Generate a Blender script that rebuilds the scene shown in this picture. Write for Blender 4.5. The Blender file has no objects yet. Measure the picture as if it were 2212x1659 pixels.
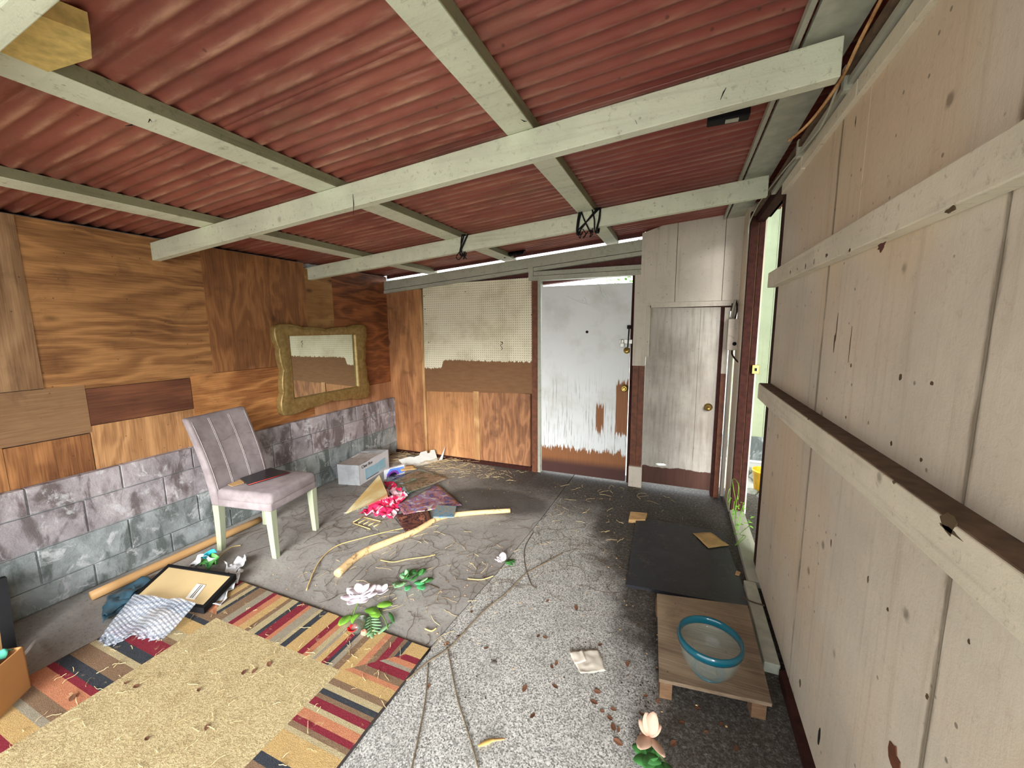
import bpy, math, random
from mathutils import Vector, Matrix, noise as mn
random.seed(7)
SC = bpy.context.scene
COL = SC.collection
PI = math.pi

# ------------------------------------------------------------------ camera
FPX, CAMH = 860.0, 1.58
_y, _p, _r = math.radians(22.79), math.radians(8.0), math.radians(-0.54)
fwd = Vector((-math.sin(_y)*math.cos(_p), math.cos(_y)*math.cos(_p), -math.sin(_p)))
rt0 = Vector((math.cos(_y), math.sin(_y), 0)); up0 = rt0.cross(fwd)
RX = rt0*math.cos(_r) + up0*math.sin(_r)
UP = -rt0*math.sin(_r) + up0*math.cos(_r)
cd = bpy.data.cameras.new('camera'); cam = bpy.data.objects.new('camera', cd); COL.objects.link(cam)
cd.sensor_width = 36; cd.lens = FPX/2212*36; cd.clip_start = 0.02; cd.clip_end = 200
cam.matrix_world = Matrix(((RX.x, UP.x, -fwd.x, 0), (RX.y, UP.y, -fwd.y, 0), (RX.z, UP.z, -fwd.z, CAMH), (0, 0, 0, 1)))
SC.camera = cam

# ------------------------------------------------------------------ world, light, exposure
w = bpy.data.worlds.new('overcast'); SC.world = w; w.use_nodes = True
nt = w.node_tree; bg = nt.nodes['Background']
tc = nt.nodes.new('ShaderNodeTexCoord'); sx = nt.nodes.new('ShaderNodeSeparateXYZ'); rp = nt.nodes.new('ShaderNodeValToRGB')
nt.links.new(tc.outputs['Generated'], sx.inputs[0]); nt.links.new(sx.outputs[2], rp.inputs[0]); nt.links.new(rp.outputs[0], bg.inputs[0])
rp.color_ramp.elements[0].color = (0.80, 0.83, 0.84, 1); rp.color_ramp.elements[1].color = (0.86, 0.93, 1.0, 1)
bg.inputs[1].default_value = 3.0
for loc, rot, sz in (((-0.85, -1.05, 1.1), (-PI/2, 0, 0), (3.3, 2.3)), ((0.74, -.62, 1.2), (0, PI/2, 0), (2.5, 0.9)), ((0.62, 3.25, 1.2), (0, PI/2, 0), (2.4, 0.9))):
    ld = bpy.data.lights.new('portal', 'AREA'); ld.shape = 'RECTANGLE'; ld.size, ld.size_y = sz; ld.cycles.is_portal = True
    lo = bpy.data.objects.new('portal', ld); lo.location = loc; lo.rotation_euler = rot; COL.objects.link(lo)
sl = bpy.data.lights.new('hazy_sun', 'SUN'); sl.energy = 3.6; sl.angle = math.radians(28); sl.color = (1.0, .98, .95)
so_ = bpy.data.objects.new('hazy_sun', sl); COL.objects.link(so_); so_.location = (3, -8, 5)
so_.rotation_euler = Vector((.36, -1, .36)).to_track_quat('Z', 'Y').to_euler()
SC.view_settings.view_transform = 'Standard'; SC.view_settings.look = 'None'
SC.view_settings.exposure = 1.08; SC.view_settings.gamma = 1.0; SC.view_settings.use_curve_mapping = False
SC.cycles.max_bounces = 10; SC.cycles.diffuse_bounces = 7; SC.cycles.glossy_bounces = 4; SC.cycles.transparent_max_bounces = 12
SC.cycles.sample_clamp_indirect = 6
try:
    SC.cycles.use_denoising = True; SC.cycles.denoiser = 'OPENIMAGEDENOISE'
except Exception: pass

# ------------------------------------------------------------------ helpers
def pix(x, y): return RX*(x-1106) + UP*(829.5-y) + fwd*FPX
def at(x, y, z=0.0):                    # a spot on a level surface
    d = pix(x, y); t = (z-CAMH)/d.z; return Vector((d.x*t, d.y*t, z))
def onx(x, y, X):                       # a spot on a side wall
    d = pix(x, y); t = X/d.x; return Vector((X, d.y*t, CAMH+d.z*t))
def ony(x, y, Y):                       # a spot on the back wall
    d = pix(x, y); t = Y/d.y; return Vector((d.x*t, Y, CAMH+d.z*t))

def root(name, loc, label=None, cat=None, group=None, kind=None, rz=0):
    o = bpy.data.objects.new(name, None); o.location = loc; o.rotation_euler = (0, 0, rz); o.empty_display_size = .05
    COL.objects.link(o); tag(o, label, cat, group, kind); return o
def tag(o, label=None, cat=None, group=None, kind=None):
    for k, v in (('label', label), ('category', cat), ('group', group), ('kind', kind)):
        if v: o[k] = v
    return o
def mesh(name, V, F, mat=None, parent=None, smooth=False, local=False, mats=None, fm=None):
    m = bpy.data.meshes.new(name); m.from_pydata([tuple(v) for v in V], [], F); m.update()
    for mm in (mats or [mat]):
        if mm: m.materials.append(mm)
    if fm: m.polygons.foreach_set('material_index', fm)
    if smooth: m.polygons.foreach_set('use_smooth', [True]*len(m.polygons))
    return link(name, m, parent, local)
def link(name, m, parent=None, local=False):
    o = bpy.data.objects.new(name, m); COL.objects.link(o)
    if parent:
        o.parent = parent
        if not local:
            bpy.context.view_layer.update() if parent.rotation_euler.z else None
            o.matrix_parent_inverse = (Matrix.Translation(parent.location) @ parent.rotation_euler.to_matrix().to_4x4()).inverted() if parent.type == 'EMPTY' else Matrix.Identity(4)
    return o
BF = [(0,3,2,1),(4,5,6,7),(0,1,5,4),(1,2,6,5),(2,3,7,6),(3,0,4,7)]
def hexa(name, P, mat, parent=None, local=False, bev=0):
    o = mesh(name, P, BF, mat, parent, local=local)
    if bev:
        b = o.modifiers.new('b', 'BEVEL'); b.width = bev; b.segments = 2; b.limit_method = 'ANGLE'
    return o
def box(name, a, b, mat, parent=None, local=False, bev=0):
    x0, y0, z0 = a; x1, y1, z1 = b
    return hexa(name, [(x0,y0,z0),(x1,y0,z0),(x1,y1,z0),(x0,y1,z0),(x0,y0,z1),(x1,y0,z1),(x1,y1,z1),(x0,y1,z1)], mat, parent, local, bev)
def slopebox(name, x0, x1, y0, y1, zb, zt, mat, parent=None, s=0.075, bev=0):   # follows the roof pitch; zb, zt given at x = 0
    f = lambda z, x: z + s*x
    return hexa(name, [(x0,y0,f(zb,x0)),(x1,y0,f(zb,x1)),(x1,y1,f(zb,x1)),(x0,y1,f(zb,x0)),
                       (x0,y0,f(zt,x0)),(x1,y0,f(zt,x1)),(x1,y1,f(zt,x1)),(x0,y1,f(zt,x0))], mat, parent, bev=bev)
def slab(name, pts, th, mat, parent=None, local=False, off=Vector((0, 0, -1))):  # polygon with thickness
    n = len(pts); V = [Vector(p) for p in pts] + [Vector(p)+off*th for p in pts]
    F = [tuple(range(n)), tuple(range(2*n-1, n-1, -1))] + [(i, i+n, (i+1) % n+n, (i+1) % n) for i in range(n)]
    return mesh(name, V, F, mat, parent, local=local)
def tube_data(pts, r, seg=6, V=None, F=None):
    V = [] if V is None else V; F = [] if F is None else F
    pts = [Vector(p) for p in pts]; n = len(pts); base = len(V); ref = Vector((0.3, 0.2, 1)).normalized()
    for i, p in enumerate(pts):
        t = (pts[min(i+1, n-1)] - pts[max(i-1, 0)]).normalized()
        a = t.cross(ref)
        if a.length < 1e-3: a = t.cross(Vector((1, 0, 0)))
        a.normalize(); b = t.cross(a); rr = r[i] if isinstance(r, (list, tuple)) else r
        for k in range(seg):
            an = 2*PI*k/seg; V.append(p + a*rr*math.cos(an) + b*rr*math.sin(an))
    for i in range(n-1):
        for k in range(seg):
            q = base+i*seg; F.append((q+k, q+(k+1) % seg, q+seg+(k+1) % seg, q+seg+k))
    F.append(tuple(base+k for k in reversed(range(seg)))); F.append(tuple(base+(n-1)*seg+k for k in range(seg)))
    return V, F
def tube(name, pts, r, mat, parent=None, seg=8, local=False):
    V, F = tube_data(pts, r, seg); return mesh(name, V, F, mat, parent, True, local)
def smoothpts(P, n=6):
    P = [Vector(p) for p in P]; out = []
    for i in range(len(P)-1):
        p0, p1, p2, p3 = P[max(i-1, 0)], P[i], P[i+1], P[min(i+2, len(P)-1)]
        for k in range(n):
            t = k/n; out.append(0.5*((2*p1)+(p2-p0)*t+(2*p0-5*p1+4*p2-p3)*t*t+(3*p1-p0-3*p2+p3)*t**3))
    out.append(P[-1]); return out
def sheet(name, c4, nu, nv, mat, parent=None, amp=0.0, freq=8, th=0.0015, seed=0, lift=0.0, fold=None, smooth=True, flat=0):
    # crumpled quad: c4 = four corners in order; noise lifts it off what it lies on
    a, b, c, d = [Vector(p) for p in c4]; V = []; F = []
    for j in range(nv+1):
        for i in range(nu+1):
            u, v = i/nu, j/nv
            p = (a*(1-u)+b*u)*(1-v) + (d*(1-u)+c*u)*v
            h = mn.noise(p*freq+Vector((seed*3.1, seed, seed*.7)))
            p = p + Vector((0, 0, abs(h)*amp*2+lift))
            if amp: p += Vector((mn.noise(p*freq*1.5+Vector((9, seed, 0))), mn.noise(p*freq*1.5+Vector((0, 5, seed))), 0))*amp*.6
            V.append(p)
    for j in range(nv):
        for i in range(nu):
            q = j*(nu+1)+i; F.append((q, q+1, q+nu+2, q+nu+1))
    o = mesh(name, V, F, mat, parent, smooth)
    if th:
        s = o.modifiers.new('s', 'SOLIDIFY'); s.thickness = th; s.offset = 1
    return o
def lathe(name, prof, seg, mat, parent=None, loc=(0, 0, 0), local=False, closed=False):
    V = []; F = []; n = len(prof)
    for r, z in prof:
        for k in range(seg):
            a = 2*PI*k/seg; V.append((loc[0]+r*math.cos(a), loc[1]+r*math.sin(a), loc[2]+z))
    for i in range(n-1 if not closed else n):
        for k in range(seg):
            q0 = i*seg; q1 = ((i+1) % n)*seg; F.append((q0+k, q0+(k+1) % seg, q1+(k+1) % seg, q1+k))
    if not closed:
        F.append(tuple(reversed(range(seg)))); F.append(tuple((n-1)*seg+k for k in range(seg)))
    return mesh(name, V, F, mat, parent, True, local)

# ------------------------------------------------------------------ materials
def srgb(r, g, b):
    f = lambda c: (c/255/12.92) if c/255 <= .04045 else ((c/255+.055)/1.055)**2.4
    return (f(r), f(g), f(b), 1)
class M:
    def __init__(s, name, rough=.7, metal=0, spec=.4):
        s.m = bpy.data.materials.new(name); s.m.use_nodes = True; s.t = s.m.node_tree; s.N = s.t.nodes; s.L = s.t.links
        s.b = s.N['Principled BSDF']; s.b.inputs['Roughness'].default_value = rough; s.b.inputs['Metallic'].default_value = metal
        s.b.inputs['Specular IOR Level'].default_value = spec
    def put(s, sock, v):
        if isinstance(v, bpy.types.NodeSocket): s.L.new(v, sock)
        elif v is not None:
            if isinstance(v, tuple) and len(v) == 3 and sock.type == 'RGBA': v = v+(1,)
            sock.default_value = v
    def pos(s): return s.N.new('ShaderNodeNewGeometry').outputs['Position']
    def obj(s): return s.N.new('ShaderNodeTexCoord').outputs['Object']
    def rnd(s): return s.N.new('ShaderNodeObjectInfo').outputs['Random']
    def vm(s, op, a, b):
        n = s.N.new('ShaderNodeVectorMath'); n.operation = op; s.put(n.inputs[0], a); s.put(n.inputs[1], b); return n.outputs[0]
    def sc(s, v, k, off=(0, 0, 0)): return s.vm('ADD', s.vm('MULTIPLY', v, k if isinstance(k, tuple) else (k, k, k)), off)
    def sep(s, v):
        n = s.N.new('ShaderNodeSeparateXYZ'); s.put(n.inputs[0], v); return n.outputs
    def noise(s, v, k=1, d=2, r=.5, dist=0, off=(0, 0, 0)):
        n = s.N.new('ShaderNodeTexNoise'); s.put(n.inputs['Vector'], s.sc(v, k, off)); n.inputs['Scale'].default_value = 1
        n.inputs['Detail'].default_value = d; n.inputs['Roughness'].default_value = r; n.inputs['Distortion'].default_value = dist; return n.outputs['Fac']
    def noisec(s, v, k=1, d=2, off=(0, 0, 0)):
        n = s.N.new('ShaderNodeTexNoise'); s.put(n.inputs['Vector'], s.sc(v, k, off)); n.inputs['Scale'].default_value = 1
        n.inputs['Detail'].default_value = d; return n.outputs['Color']
    def vor(s, v, k=1, feat='F1', off=(0, 0, 0), rand=1):
        n = s.N.new('ShaderNodeTexVoronoi'); n.feature = feat; s.put(n.inputs['Vector'], s.sc(v, k, off)); n.inputs['Scale'].default_value = 1
        n.inputs['Randomness'].default_value = rand
        return n.outputs
    def mt(s, op, a, b=None, c=None, clamp=False):
        n = s.N.new('ShaderNodeMath'); n.operation = op; n.use_clamp = clamp
        s.put(n.inputs[0], a)
        if b is not None: s.put(n.inputs[1], b)
        if c is not None: s.put(n.inputs[2], c)
        return n.outputs[0]
    def step(s, v, a, b):      # smooth ramp 0..1 from a to b
        n = s.N.new('ShaderNodeMapRange'); n.interpolation_type = 'SMOOTHSTEP'; s.put(n.inputs[0], v)
        n.inputs[1].default_value = a; n.inputs[2].default_value = b; return n.outputs[0]
    def mix(s, f, a, b, mode='MIX'):
        n = s.N.new('ShaderNodeMix'); n.data_type = 'RGBA'; n.blend_type = mode
        s.put(n.inputs[0], f); s.put(n.inputs[6], a); s.put(n.inputs[7], b); return n.outputs[2]
    def ramp(s, f, stops, const=False):
        n = s.N.new('ShaderNodeValToRGB'); cr = n.color_ramp; s.put(n.inputs[0], f)
        if const: cr.interpolation = 'CONSTANT'
        while len(cr.elements) < len(stops): cr.elements.new(.5)
        for e, (p, c) in zip(cr.elements, stops): e.position = p; e.color = c
        return n.outputs[0]
    def done(s, color=None, bump=None, bs=.3, bd=.01, rough=None):
        if color is not None: s.put(s.b.inputs['Base Color'], color)
        if rough is not None: s.put(s.b.inputs['Roughness'], rough)
        if bump is not None:
            n = s.N.new('ShaderNodeBump'); n.inputs['Strength'].default_value = bs; n.inputs['Distance'].default_value = bd
            s.put(n.inputs['Height'], bump); s.L.new(n.outputs[0], s.b.inputs['Normal'])
        return s.m
def plain(name, c, rough=.6, metal=0, var=.15, k=20, spec=.4):
    m = M(name, rough, metal, spec); p = m.pos(); n = m.noise(p, k, 3)
    d = tuple(x*(1-var) for x in c[:3])+(1,); l = tuple(min(1, x*(1+var)) for x in c[:3])+(1,)
    return m.done(m.ramp(n, [(.3, d), (.7, l)]), n, .15, .004)

def ply(name, dark, light, grain, fig=1.0, seed=0, dirt=.35, rings=26):
    # grain: 'y' horizontal on the side wall, 'x' horizontal on the back wall, 'z' upright
    m = M(name, .62); p = m.pos(); o = (seed*3.7, seed*1.9, seed*2.3)
    lo, hi, fi, fa = .55*fig, 2.6*fig, 5, 130
    k1 = {'y': (hi, lo, hi), 'x': (lo, hi, hi), 'z': (hi, hi, lo)}[grain]
    k2 = {'y': (fa, fi, fa), 'x': (fi, fa, fa), 'z': (fa, fa, fi)}[grain]
    wob = m.vm('ADD', p, m.vm('MULTIPLY', m.noisec(p, 3, 2, o), (.09, .09, .09)))
    n1 = m.noise(wob, k1, 3, .5, .4, o)
    rg = m.mt('SINE', m.mt('MULTIPLY', n1, rings*2.0)); rg = m.mt('MULTIPLY_ADD', rg, .5, .5); rg = m.mt('POWER', rg, 1.6)
    fine = m.noise(p, k2, 3, .6, 0, o)
    t = m.mt('ADD', m.mt('MULTIPLY', rg, .30), m.mt('MULTIPLY', fine, .85))
    big = m.noise(p, 1.7, 3, .6, .3, (o[1], o[0], 4))
    t = m.mt('ADD', t, m.mt('MULTIPLY_ADD', big, .7, -.35))
    c = m.ramp(t, [(.22, dark), (.55, tuple((a+b)/2 for a, b in zip(dark, light))), (.85, light)])
    kn = m.vor(p, {'y': (2.6, 1.7, 3.4), 'x': (1.7, 2.6, 3.4), 'z': (3.4, 3.4, 1.7)}[grain], off=o)[0]
    c = m.mix(m.mt('MULTIPLY', m.step(kn, .10, .02), .75), c, srgb(62, 32, 16))
    st = m.noise(p, 5, 5, .65, .5, (seed, 2, 8)); c = m.mix(m.mt('MULTIPLY', m.step(st, .52, .74), dirt), c, srgb(48, 28, 18))
    sp = m.vor(p, 17, off=o)[0]; c = m.mix(m.mt('MULTIPLY', m.step(sp, .075, .04), .7), c, srgb(40, 24, 16))
    return m.done(c, t, .12, .004)

def painted(name, base, dirtc, k=1.0, mild=.5, streak=.35, grain='z', rough=.6, specks=.5, warm=None, seams=()):
    m = M(name, rough); p = m.pos()
    n = m.noise(p, 2.2*k, 4, .6); c = m.mix(m.step(n, .3, .75), base, tuple(x*.80 for x in base[:3])+(1,))
    if warm: c = m.mix(m.step(m.noise(p, 1.1, 3, off=(5, 5, 5)), .4, .65), c, warm)
    ks = {'z': (26, 26, 1.2), 'x': (1.2, 26, 26), 'y': (26, 1.2, 26)}[grain]
    s1 = m.noise(p, ks, 4, .65); c = m.mix(m.mt('MULTIPLY', m.step(s1, .50, .80), streak), c, dirtc)
    g = m.noise(p, 34, 5, .75, .3); c = m.mix(m.mt('MULTIPLY', m.step(g, .55, .72), mild), c, dirtc)
    for sy in seams:    # mildew that has crept out of the board joints
        d = m.mt('ABSOLUTE', m.mt('ADD', m.sep(p)[1], -sy)); d = m.mt('ADD', d, m.mt('MULTIPLY', m.noise(p, (9, 30, 5), 4, .7), .035))
        c = m.mix(m.mt('MULTIPLY', m.step(d, .034, .018), .75), c, srgb(92, 74, 50))
    v = m.vor(p, 13)[0]; c = m.mix(m.mt('MULTIPLY', m.step(v, .085, .05), specks), c, srgb(45, 35, 25))
    v2 = m.vor(p, 5.2, off=(3, 1, 2))[0]; c = m.mix(m.mt('MULTIPLY', m.step(m.mt('ADD', v2, m.mt('MULTIPLY', g, .12)), .17, .10), specks), c, srgb(75, 58, 38))
    return m.done(c, m.mt('ADD', g, m.mt('MULTIPLY', s1, .7)), .25, .006)

BEAM = painted('peeling_cream_paint', srgb(218, 222, 198), srgb(104, 98, 72), 1.4, .5, .3, 'x', .6, .35)
BEAM_OLIVE = painted('weathered_olive_wood', srgb(140, 138, 108), srgb(70, 66, 46), 1.4, .5, .7, 'y', .7, .4)
GREYP = painted('grey_painted_wood', srgb(176, 176, 160), srgb(90, 84, 66), 1.4, .45, .4, 'y', .6, .3)
LEDGER = plain('grey_flashing', srgb(172, 174, 158), .55)
WALLR = painted('beige_painted_siding', srgb(214, 204, 186), srgb(132, 108, 78), 1, .25, .32, 'z', .55, .6, srgb(212, 192, 164), (.985, 1.885))
TRIMC = painted('cream_painted_rail', srgb(222, 214, 192), srgb(105, 88, 64), 1.4, .45, .3, 'y', .55, .55)
PLANKW = painted('grey_white_boards', srgb(206, 196, 182), srgb(96, 80, 66), 1, .3, .25, 'z', .6, .5)
BROWN = plain('dark_brown_stain', srgb(54, 28, 23), .85, var=.3, k=30, spec=.15)
BROWN2 = plain('reddish_brown_stain', srgb(104, 60, 38), .6, var=.3, k=26)
DARKRED = plain('dark_red_siding', srgb(88, 44, 40), .7, var=.25)
RAWWOOD = ply('raw_pine', srgb(140, 92, 52), srgb(206, 164, 112), 'z', 1, 31, .2)
BLACK = plain('black_plastic', srgb(20, 20, 23), .7, spec=.2)
STEEL = plain('dull_steel', srgb(150, 148, 140), .35, .8)
BRASS = plain('worn_brass', srgb(190, 160, 90), .28, .9)

# roof sheet: red paint with worn pale ridges and mould
m = M('red_corrugated_sheet', .42, 0, .5); p = m.pos()
str1 = m.noise(p, (1.3, 16, 3), 4, .6, .3); str2 = m.noise(p, (3, 55, 8), 3, .6, 0, (7, 3, 1)); bl = m.noise(p, 1.6, 5, .65, .4)
c = m.mix(m.step(bl, .32, .68), srgb(148, 84, 70), srgb(120, 60, 52))
crest = m.mt('MULTIPLY_ADD', m.mt('COSINE', m.mt('MULTIPLY', m.sep(p)[1], 2*PI/.068)), -.5, .5)
wear = m.mt('MULTIPLY', m.mt('POWER', crest, 3), m.step(m.noise(p, (2.2, 9, 3), 5, .7, .3, (1, 6, 2)), .42, .66))
c = m.mix(m.mt('MULTIPLY', wear, .75), c, srgb(204, 158, 132))
c = m.mix(m.mt('MULTIPLY', m.step(str1, .50, .78), .35), c, srgb(182, 124, 100))
c = m.mix(m.mt('MULTIPLY', m.step(str2, .60, .76), .35), c, srgb(190, 142, 128))
bl2 = m.noise(p, 2.6, 5, .7, .5, (4, 9, 1)); c = m.mix(m.mt('MULTIPLY', m.step(bl2, .50, .68), .5), c, srgb(120, 80, 62))
c = m.mix(m.mt('MULTIPLY', m.step(m.sep(p)[0], -.9, .1), .45), c, srgb(116, 40, 42))
v = m.vor(p, 12)[0]; c = m.mix(m.mt('MULTIPLY', m.step(v, .09, .05), .6), c, srgb(60, 32, 26))
ROOF = m.done(c, m.noise(p, 60, 3), .2, .003)

# blocks
m = M('concrete_block', .85, 0, .2); p = m.pos(); z = m.sep(p)[2]; rn = m.rnd()
n1 = m.noise(p, 4.2, 6, .62, .3); n2 = m.noise(p, (7, 7, 3), 5, .6, .6, (3, 1, 2)); n3 = m.noise(p, 60, 4, .7)
up = m.mix(m.step(n1, .35, .65), srgb(192, 184, 188), srgb(152, 144, 148)); lo = m.mix(m.step(n1, .35, .65), srgb(172, 180, 182), srgb(130, 138, 138))
zz = m.mt('ADD', z, m.mt('MULTIPLY_ADD', n1, .04, -.02)); c = m.mix(m.step(zz, .345, .365), lo, up)
c = m.mix(m.mt('MULTIPLY', m.step(n2, .47, .60), .8), c, m.mix(m.step(zz, .34, .37), srgb(84, 92, 88), srgb(92, 78, 76)))
c = m.mix(m.mt('MULTIPLY', m.step(m.noise(p, 9, 5, .7, .5, (8, 8, 8)), .54, .66), .6), c, srgb(222, 224, 228))
c = m.mix(m.mt('MULTIPLY_ADD', rn, .24, 0), c, srgb(100, 104, 108))
BLOCK = m.done(c, m.mt('ADD', n3, m.mt('MULTIPLY', n1, 1.5)), .5, .008)
MORTAR = plain('pale_mortar', srgb(168, 174, 176), .9, var=.25, k=30)

# floor: old slab (left), exposed aggregate slab (right)
def floor_mat(name, agg):
    m = M(name, .75, 0, .3); p = m.pos(); s3 = m.sep(p); X, Y = s3[0], s3[1]
    big = m.noise(p, 1.6, 5, .6, .4); fine = m.noise(p, 46, 5, .75)
    if agg:
        v = m.vor(p, 210)[1]; vg = m.sep(v)[0]; sp = m.noise(p, 130, 2, .6)
        c = m.ramp(m.mt('ADD', m.mt('MULTIPLY', vg, .5), m.mt('MULTIPLY', sp, .5)), [(.26, srgb(98, 97, 94)), (.45, srgb(158, 157, 152)), (.74, srgb(212, 211, 206))])
        c = m.mix(m.mt('MULTIPLY', m.step(m.noise(p, 7, 4, .6), .4, .7), .3), c, srgb(130, 130, 124))
    else:
        c = m.mix(m.step(big, .3, .7), srgb(170, 168, 163), srgb(136, 132, 127))
        c = m.mix(m.mt('MULTIPLY', m.step(fine, .50, .72), .6), c, srgb(92, 84, 76))
        ck = m.vor(m.vm('ADD', p, m.vm('MULTIPLY', m.noisec(p, 5, 3), (.25, .25, .25))), 3.5, 'DISTANCE_TO_EDGE')[0]
        c = m.mix(m.mt('MULTIPLY', m.step(ck, .010, .003), .16), c, srgb(70, 62, 56))
    # soil along the back doors; right-hand side mixes soil with painted-in wall shade
    d1 = m.step(m.mt('ADD', Y, m.mt('MULTIPLY_ADD', big, 1.2, -.6)), 2.7, 3.7)
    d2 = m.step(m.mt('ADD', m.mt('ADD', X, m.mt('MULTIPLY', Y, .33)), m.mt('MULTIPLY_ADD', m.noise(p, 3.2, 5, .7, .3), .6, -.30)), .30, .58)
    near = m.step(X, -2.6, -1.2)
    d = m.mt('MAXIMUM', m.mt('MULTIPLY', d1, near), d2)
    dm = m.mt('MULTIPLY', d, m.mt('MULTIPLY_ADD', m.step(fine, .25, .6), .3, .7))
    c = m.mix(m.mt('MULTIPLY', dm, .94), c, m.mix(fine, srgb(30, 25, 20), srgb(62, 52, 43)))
    # wet-looking black patch of soil by the back wall
    if not agg:
        dx = m.mt('DIVIDE', m.mt('ADD', X, 1.55), .55); dy = m.mt('DIVIDE', m.mt('ADD', Y, -3.15), .28)
        rr = m.mt('ADD', m.mt('SQRT', m.mt('ADD', m.mt('MULTIPLY', dx, dx), m.mt('MULTIPLY', dy, dy))), m.mt('MULTIPLY_ADD', big, 1.6, -.8))
        c = m.mix(m.mt('MULTIPLY', m.step(rr, 1.05, .75), .75), c, srgb(66, 62, 58))
    sk = m.vor(p, 21, off=(5, 5, 0))[0]; c = m.mix(m.mt('MULTIPLY', m.step(sk, .09, .05), .3 if agg else .55), c, srgb(52, 40, 32))
    return m.done(c, m.mt('ADD', fine, m.mt('MULTIPLY', big, 2)), .35, .006)
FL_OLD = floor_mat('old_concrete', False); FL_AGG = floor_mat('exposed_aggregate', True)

# ------------------------------------------------------------------ floor and outside ground
fl = root('floor', (-1.4, 2, 0), kind='structure')
joint = [(-1.12, -1.2), (-1.10, 1.2), (-1.07, 1.7), (-1.03, 2.2), (-1.0, 3.0), (-0.985, 4.25)]
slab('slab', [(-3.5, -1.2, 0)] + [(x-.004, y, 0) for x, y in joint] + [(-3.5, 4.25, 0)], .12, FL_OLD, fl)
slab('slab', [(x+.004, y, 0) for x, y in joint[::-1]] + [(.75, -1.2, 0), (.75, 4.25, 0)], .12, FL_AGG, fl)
GROUND = plain('driveway_gravel', srgb(186, 184, 174), .9, var=.2, k=4)
slab('ground', [(-40, -40, -.04), (40, -40, -.04), (40, 40, -.04), (-40, 40, -.04)], .1, GROUND)['kind'] = 'structure'

# ------------------------------------------------------------------ left wall
wl = root('wall_left', (-3.4, 1.5, 0), kind='structure')
box('backing', (-3.56, -1.2, -.02), (-3.385, 2.84, 2.222), MORTAR, wl)
box('backing', (-3.56, 2.84, -.02), (-3.385, 2.94, 2.185), MORTAR, wl)
box('backing', (-3.56, 2.94, -.02), (-3.385, 4.25, 2.222), MORTAR, wl)
box('mortar_bed', (-3.385, -1.2, 0), (-3.322, 4.05, .715), MORTAR, wl)
cz = [0, .145, .355, .565, .725]
for r in range(4):
    off = -.80+.036 if r in (1, 3) else -1.0+.046
    y = off-.4
    while y < 4.04:
        y0, y1 = max(y+.004, -1.2), min(y+.4075, 4.045)
        if y1-y0 > .02:
            jx = random.uniform(-.002, .003)
            box('block', (-3.375, y0, cz[r]+.003), (-3.310+jx, y1, cz[r+1]-.004), BLOCK, wl, bev=.003)
        y += .4115
def PD(r, g, b, k=.80):
    l = .35*r+.5*g+.15*b; return srgb(l+(r-l)*k, l+(g-l)*k, l+(b-l)*k)
LPAN = [  # y0,y1,z0,z1, dark, light, grain, fig, rings, proud
 (-1.2, 1.045, 1.262, 2.212, PD(126, 84, 48), PD(186, 140, 92), 'z', .8, 20, .010),
 (1.045, 1.955, 1.235, 2.212, PD(116, 66, 28), PD(196, 132, 68), 'y', 1.0, 34, .004),
 (1.955, 2.857, 1.255, 2.212, PD(112, 62, 28), PD(172, 108, 54), 'z', 1.6, 22, .007),
 (2.857, 3.185, .90, 2.165, PD(132, 86, 40), PD(178, 124, 62), 'y', 1.3, 22, .003),
 (3.185, 4.03, .93, 2.21, PD(92, 44, 22), PD(178, 98, 46), 'y', 1.2, 26, .005),
 (-1.2, 1.215, .962, 1.258, PD(130, 88, 52), PD(172, 128, 84), 'y', .7, 10, .006),
 (-1.2, .855, .715, .96, PD(122, 66, 26), PD(196, 128, 66), 'z', 1.2, 24, .003),
 (.857, 1.205, .715, .955, PD(110, 58, 24), PD(192, 122, 62), 'z', 1.2, 26, .004),
 (1.217, 1.785, 1.005, 1.232, PD(84, 40, 24), PD(138, 78, 46), 'y', 1.0, 14, .008),
 (1.21, 1.79, .718, 1.0, PD(146, 90, 44), PD(216, 154, 92), 'z', 1.6, 16, .004),
 (1.79, 2.853, .70, 1.252, PD(136, 70, 26), PD(222, 146, 72), 'y', 1.3, 30, .006),
 (2.857, 3.36, .695, .895, PD(160, 100, 62), PD(214, 150, 100), 'z', 1.4, 12, .004),
 (3.362, 4.03, .70, .925, PD(156, 94, 56), PD(208, 142, 92), 'z', 1.4, 12, .003),
]
for i, (y0, y1, z0, z1, d, l, g, fg, rg, pr) in enumerate(LPAN):
    box('plywood_panel', (-3.385, y0, z0), (-3.36+pr, y1, z1), ply('plywood_side_%d' % i, d, l, g, fg, i+1, .3, rg), wl)
for y, z in ((1.03, 1.26), (1.62, 1.235), (1.3, 1.243)): pass

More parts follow.
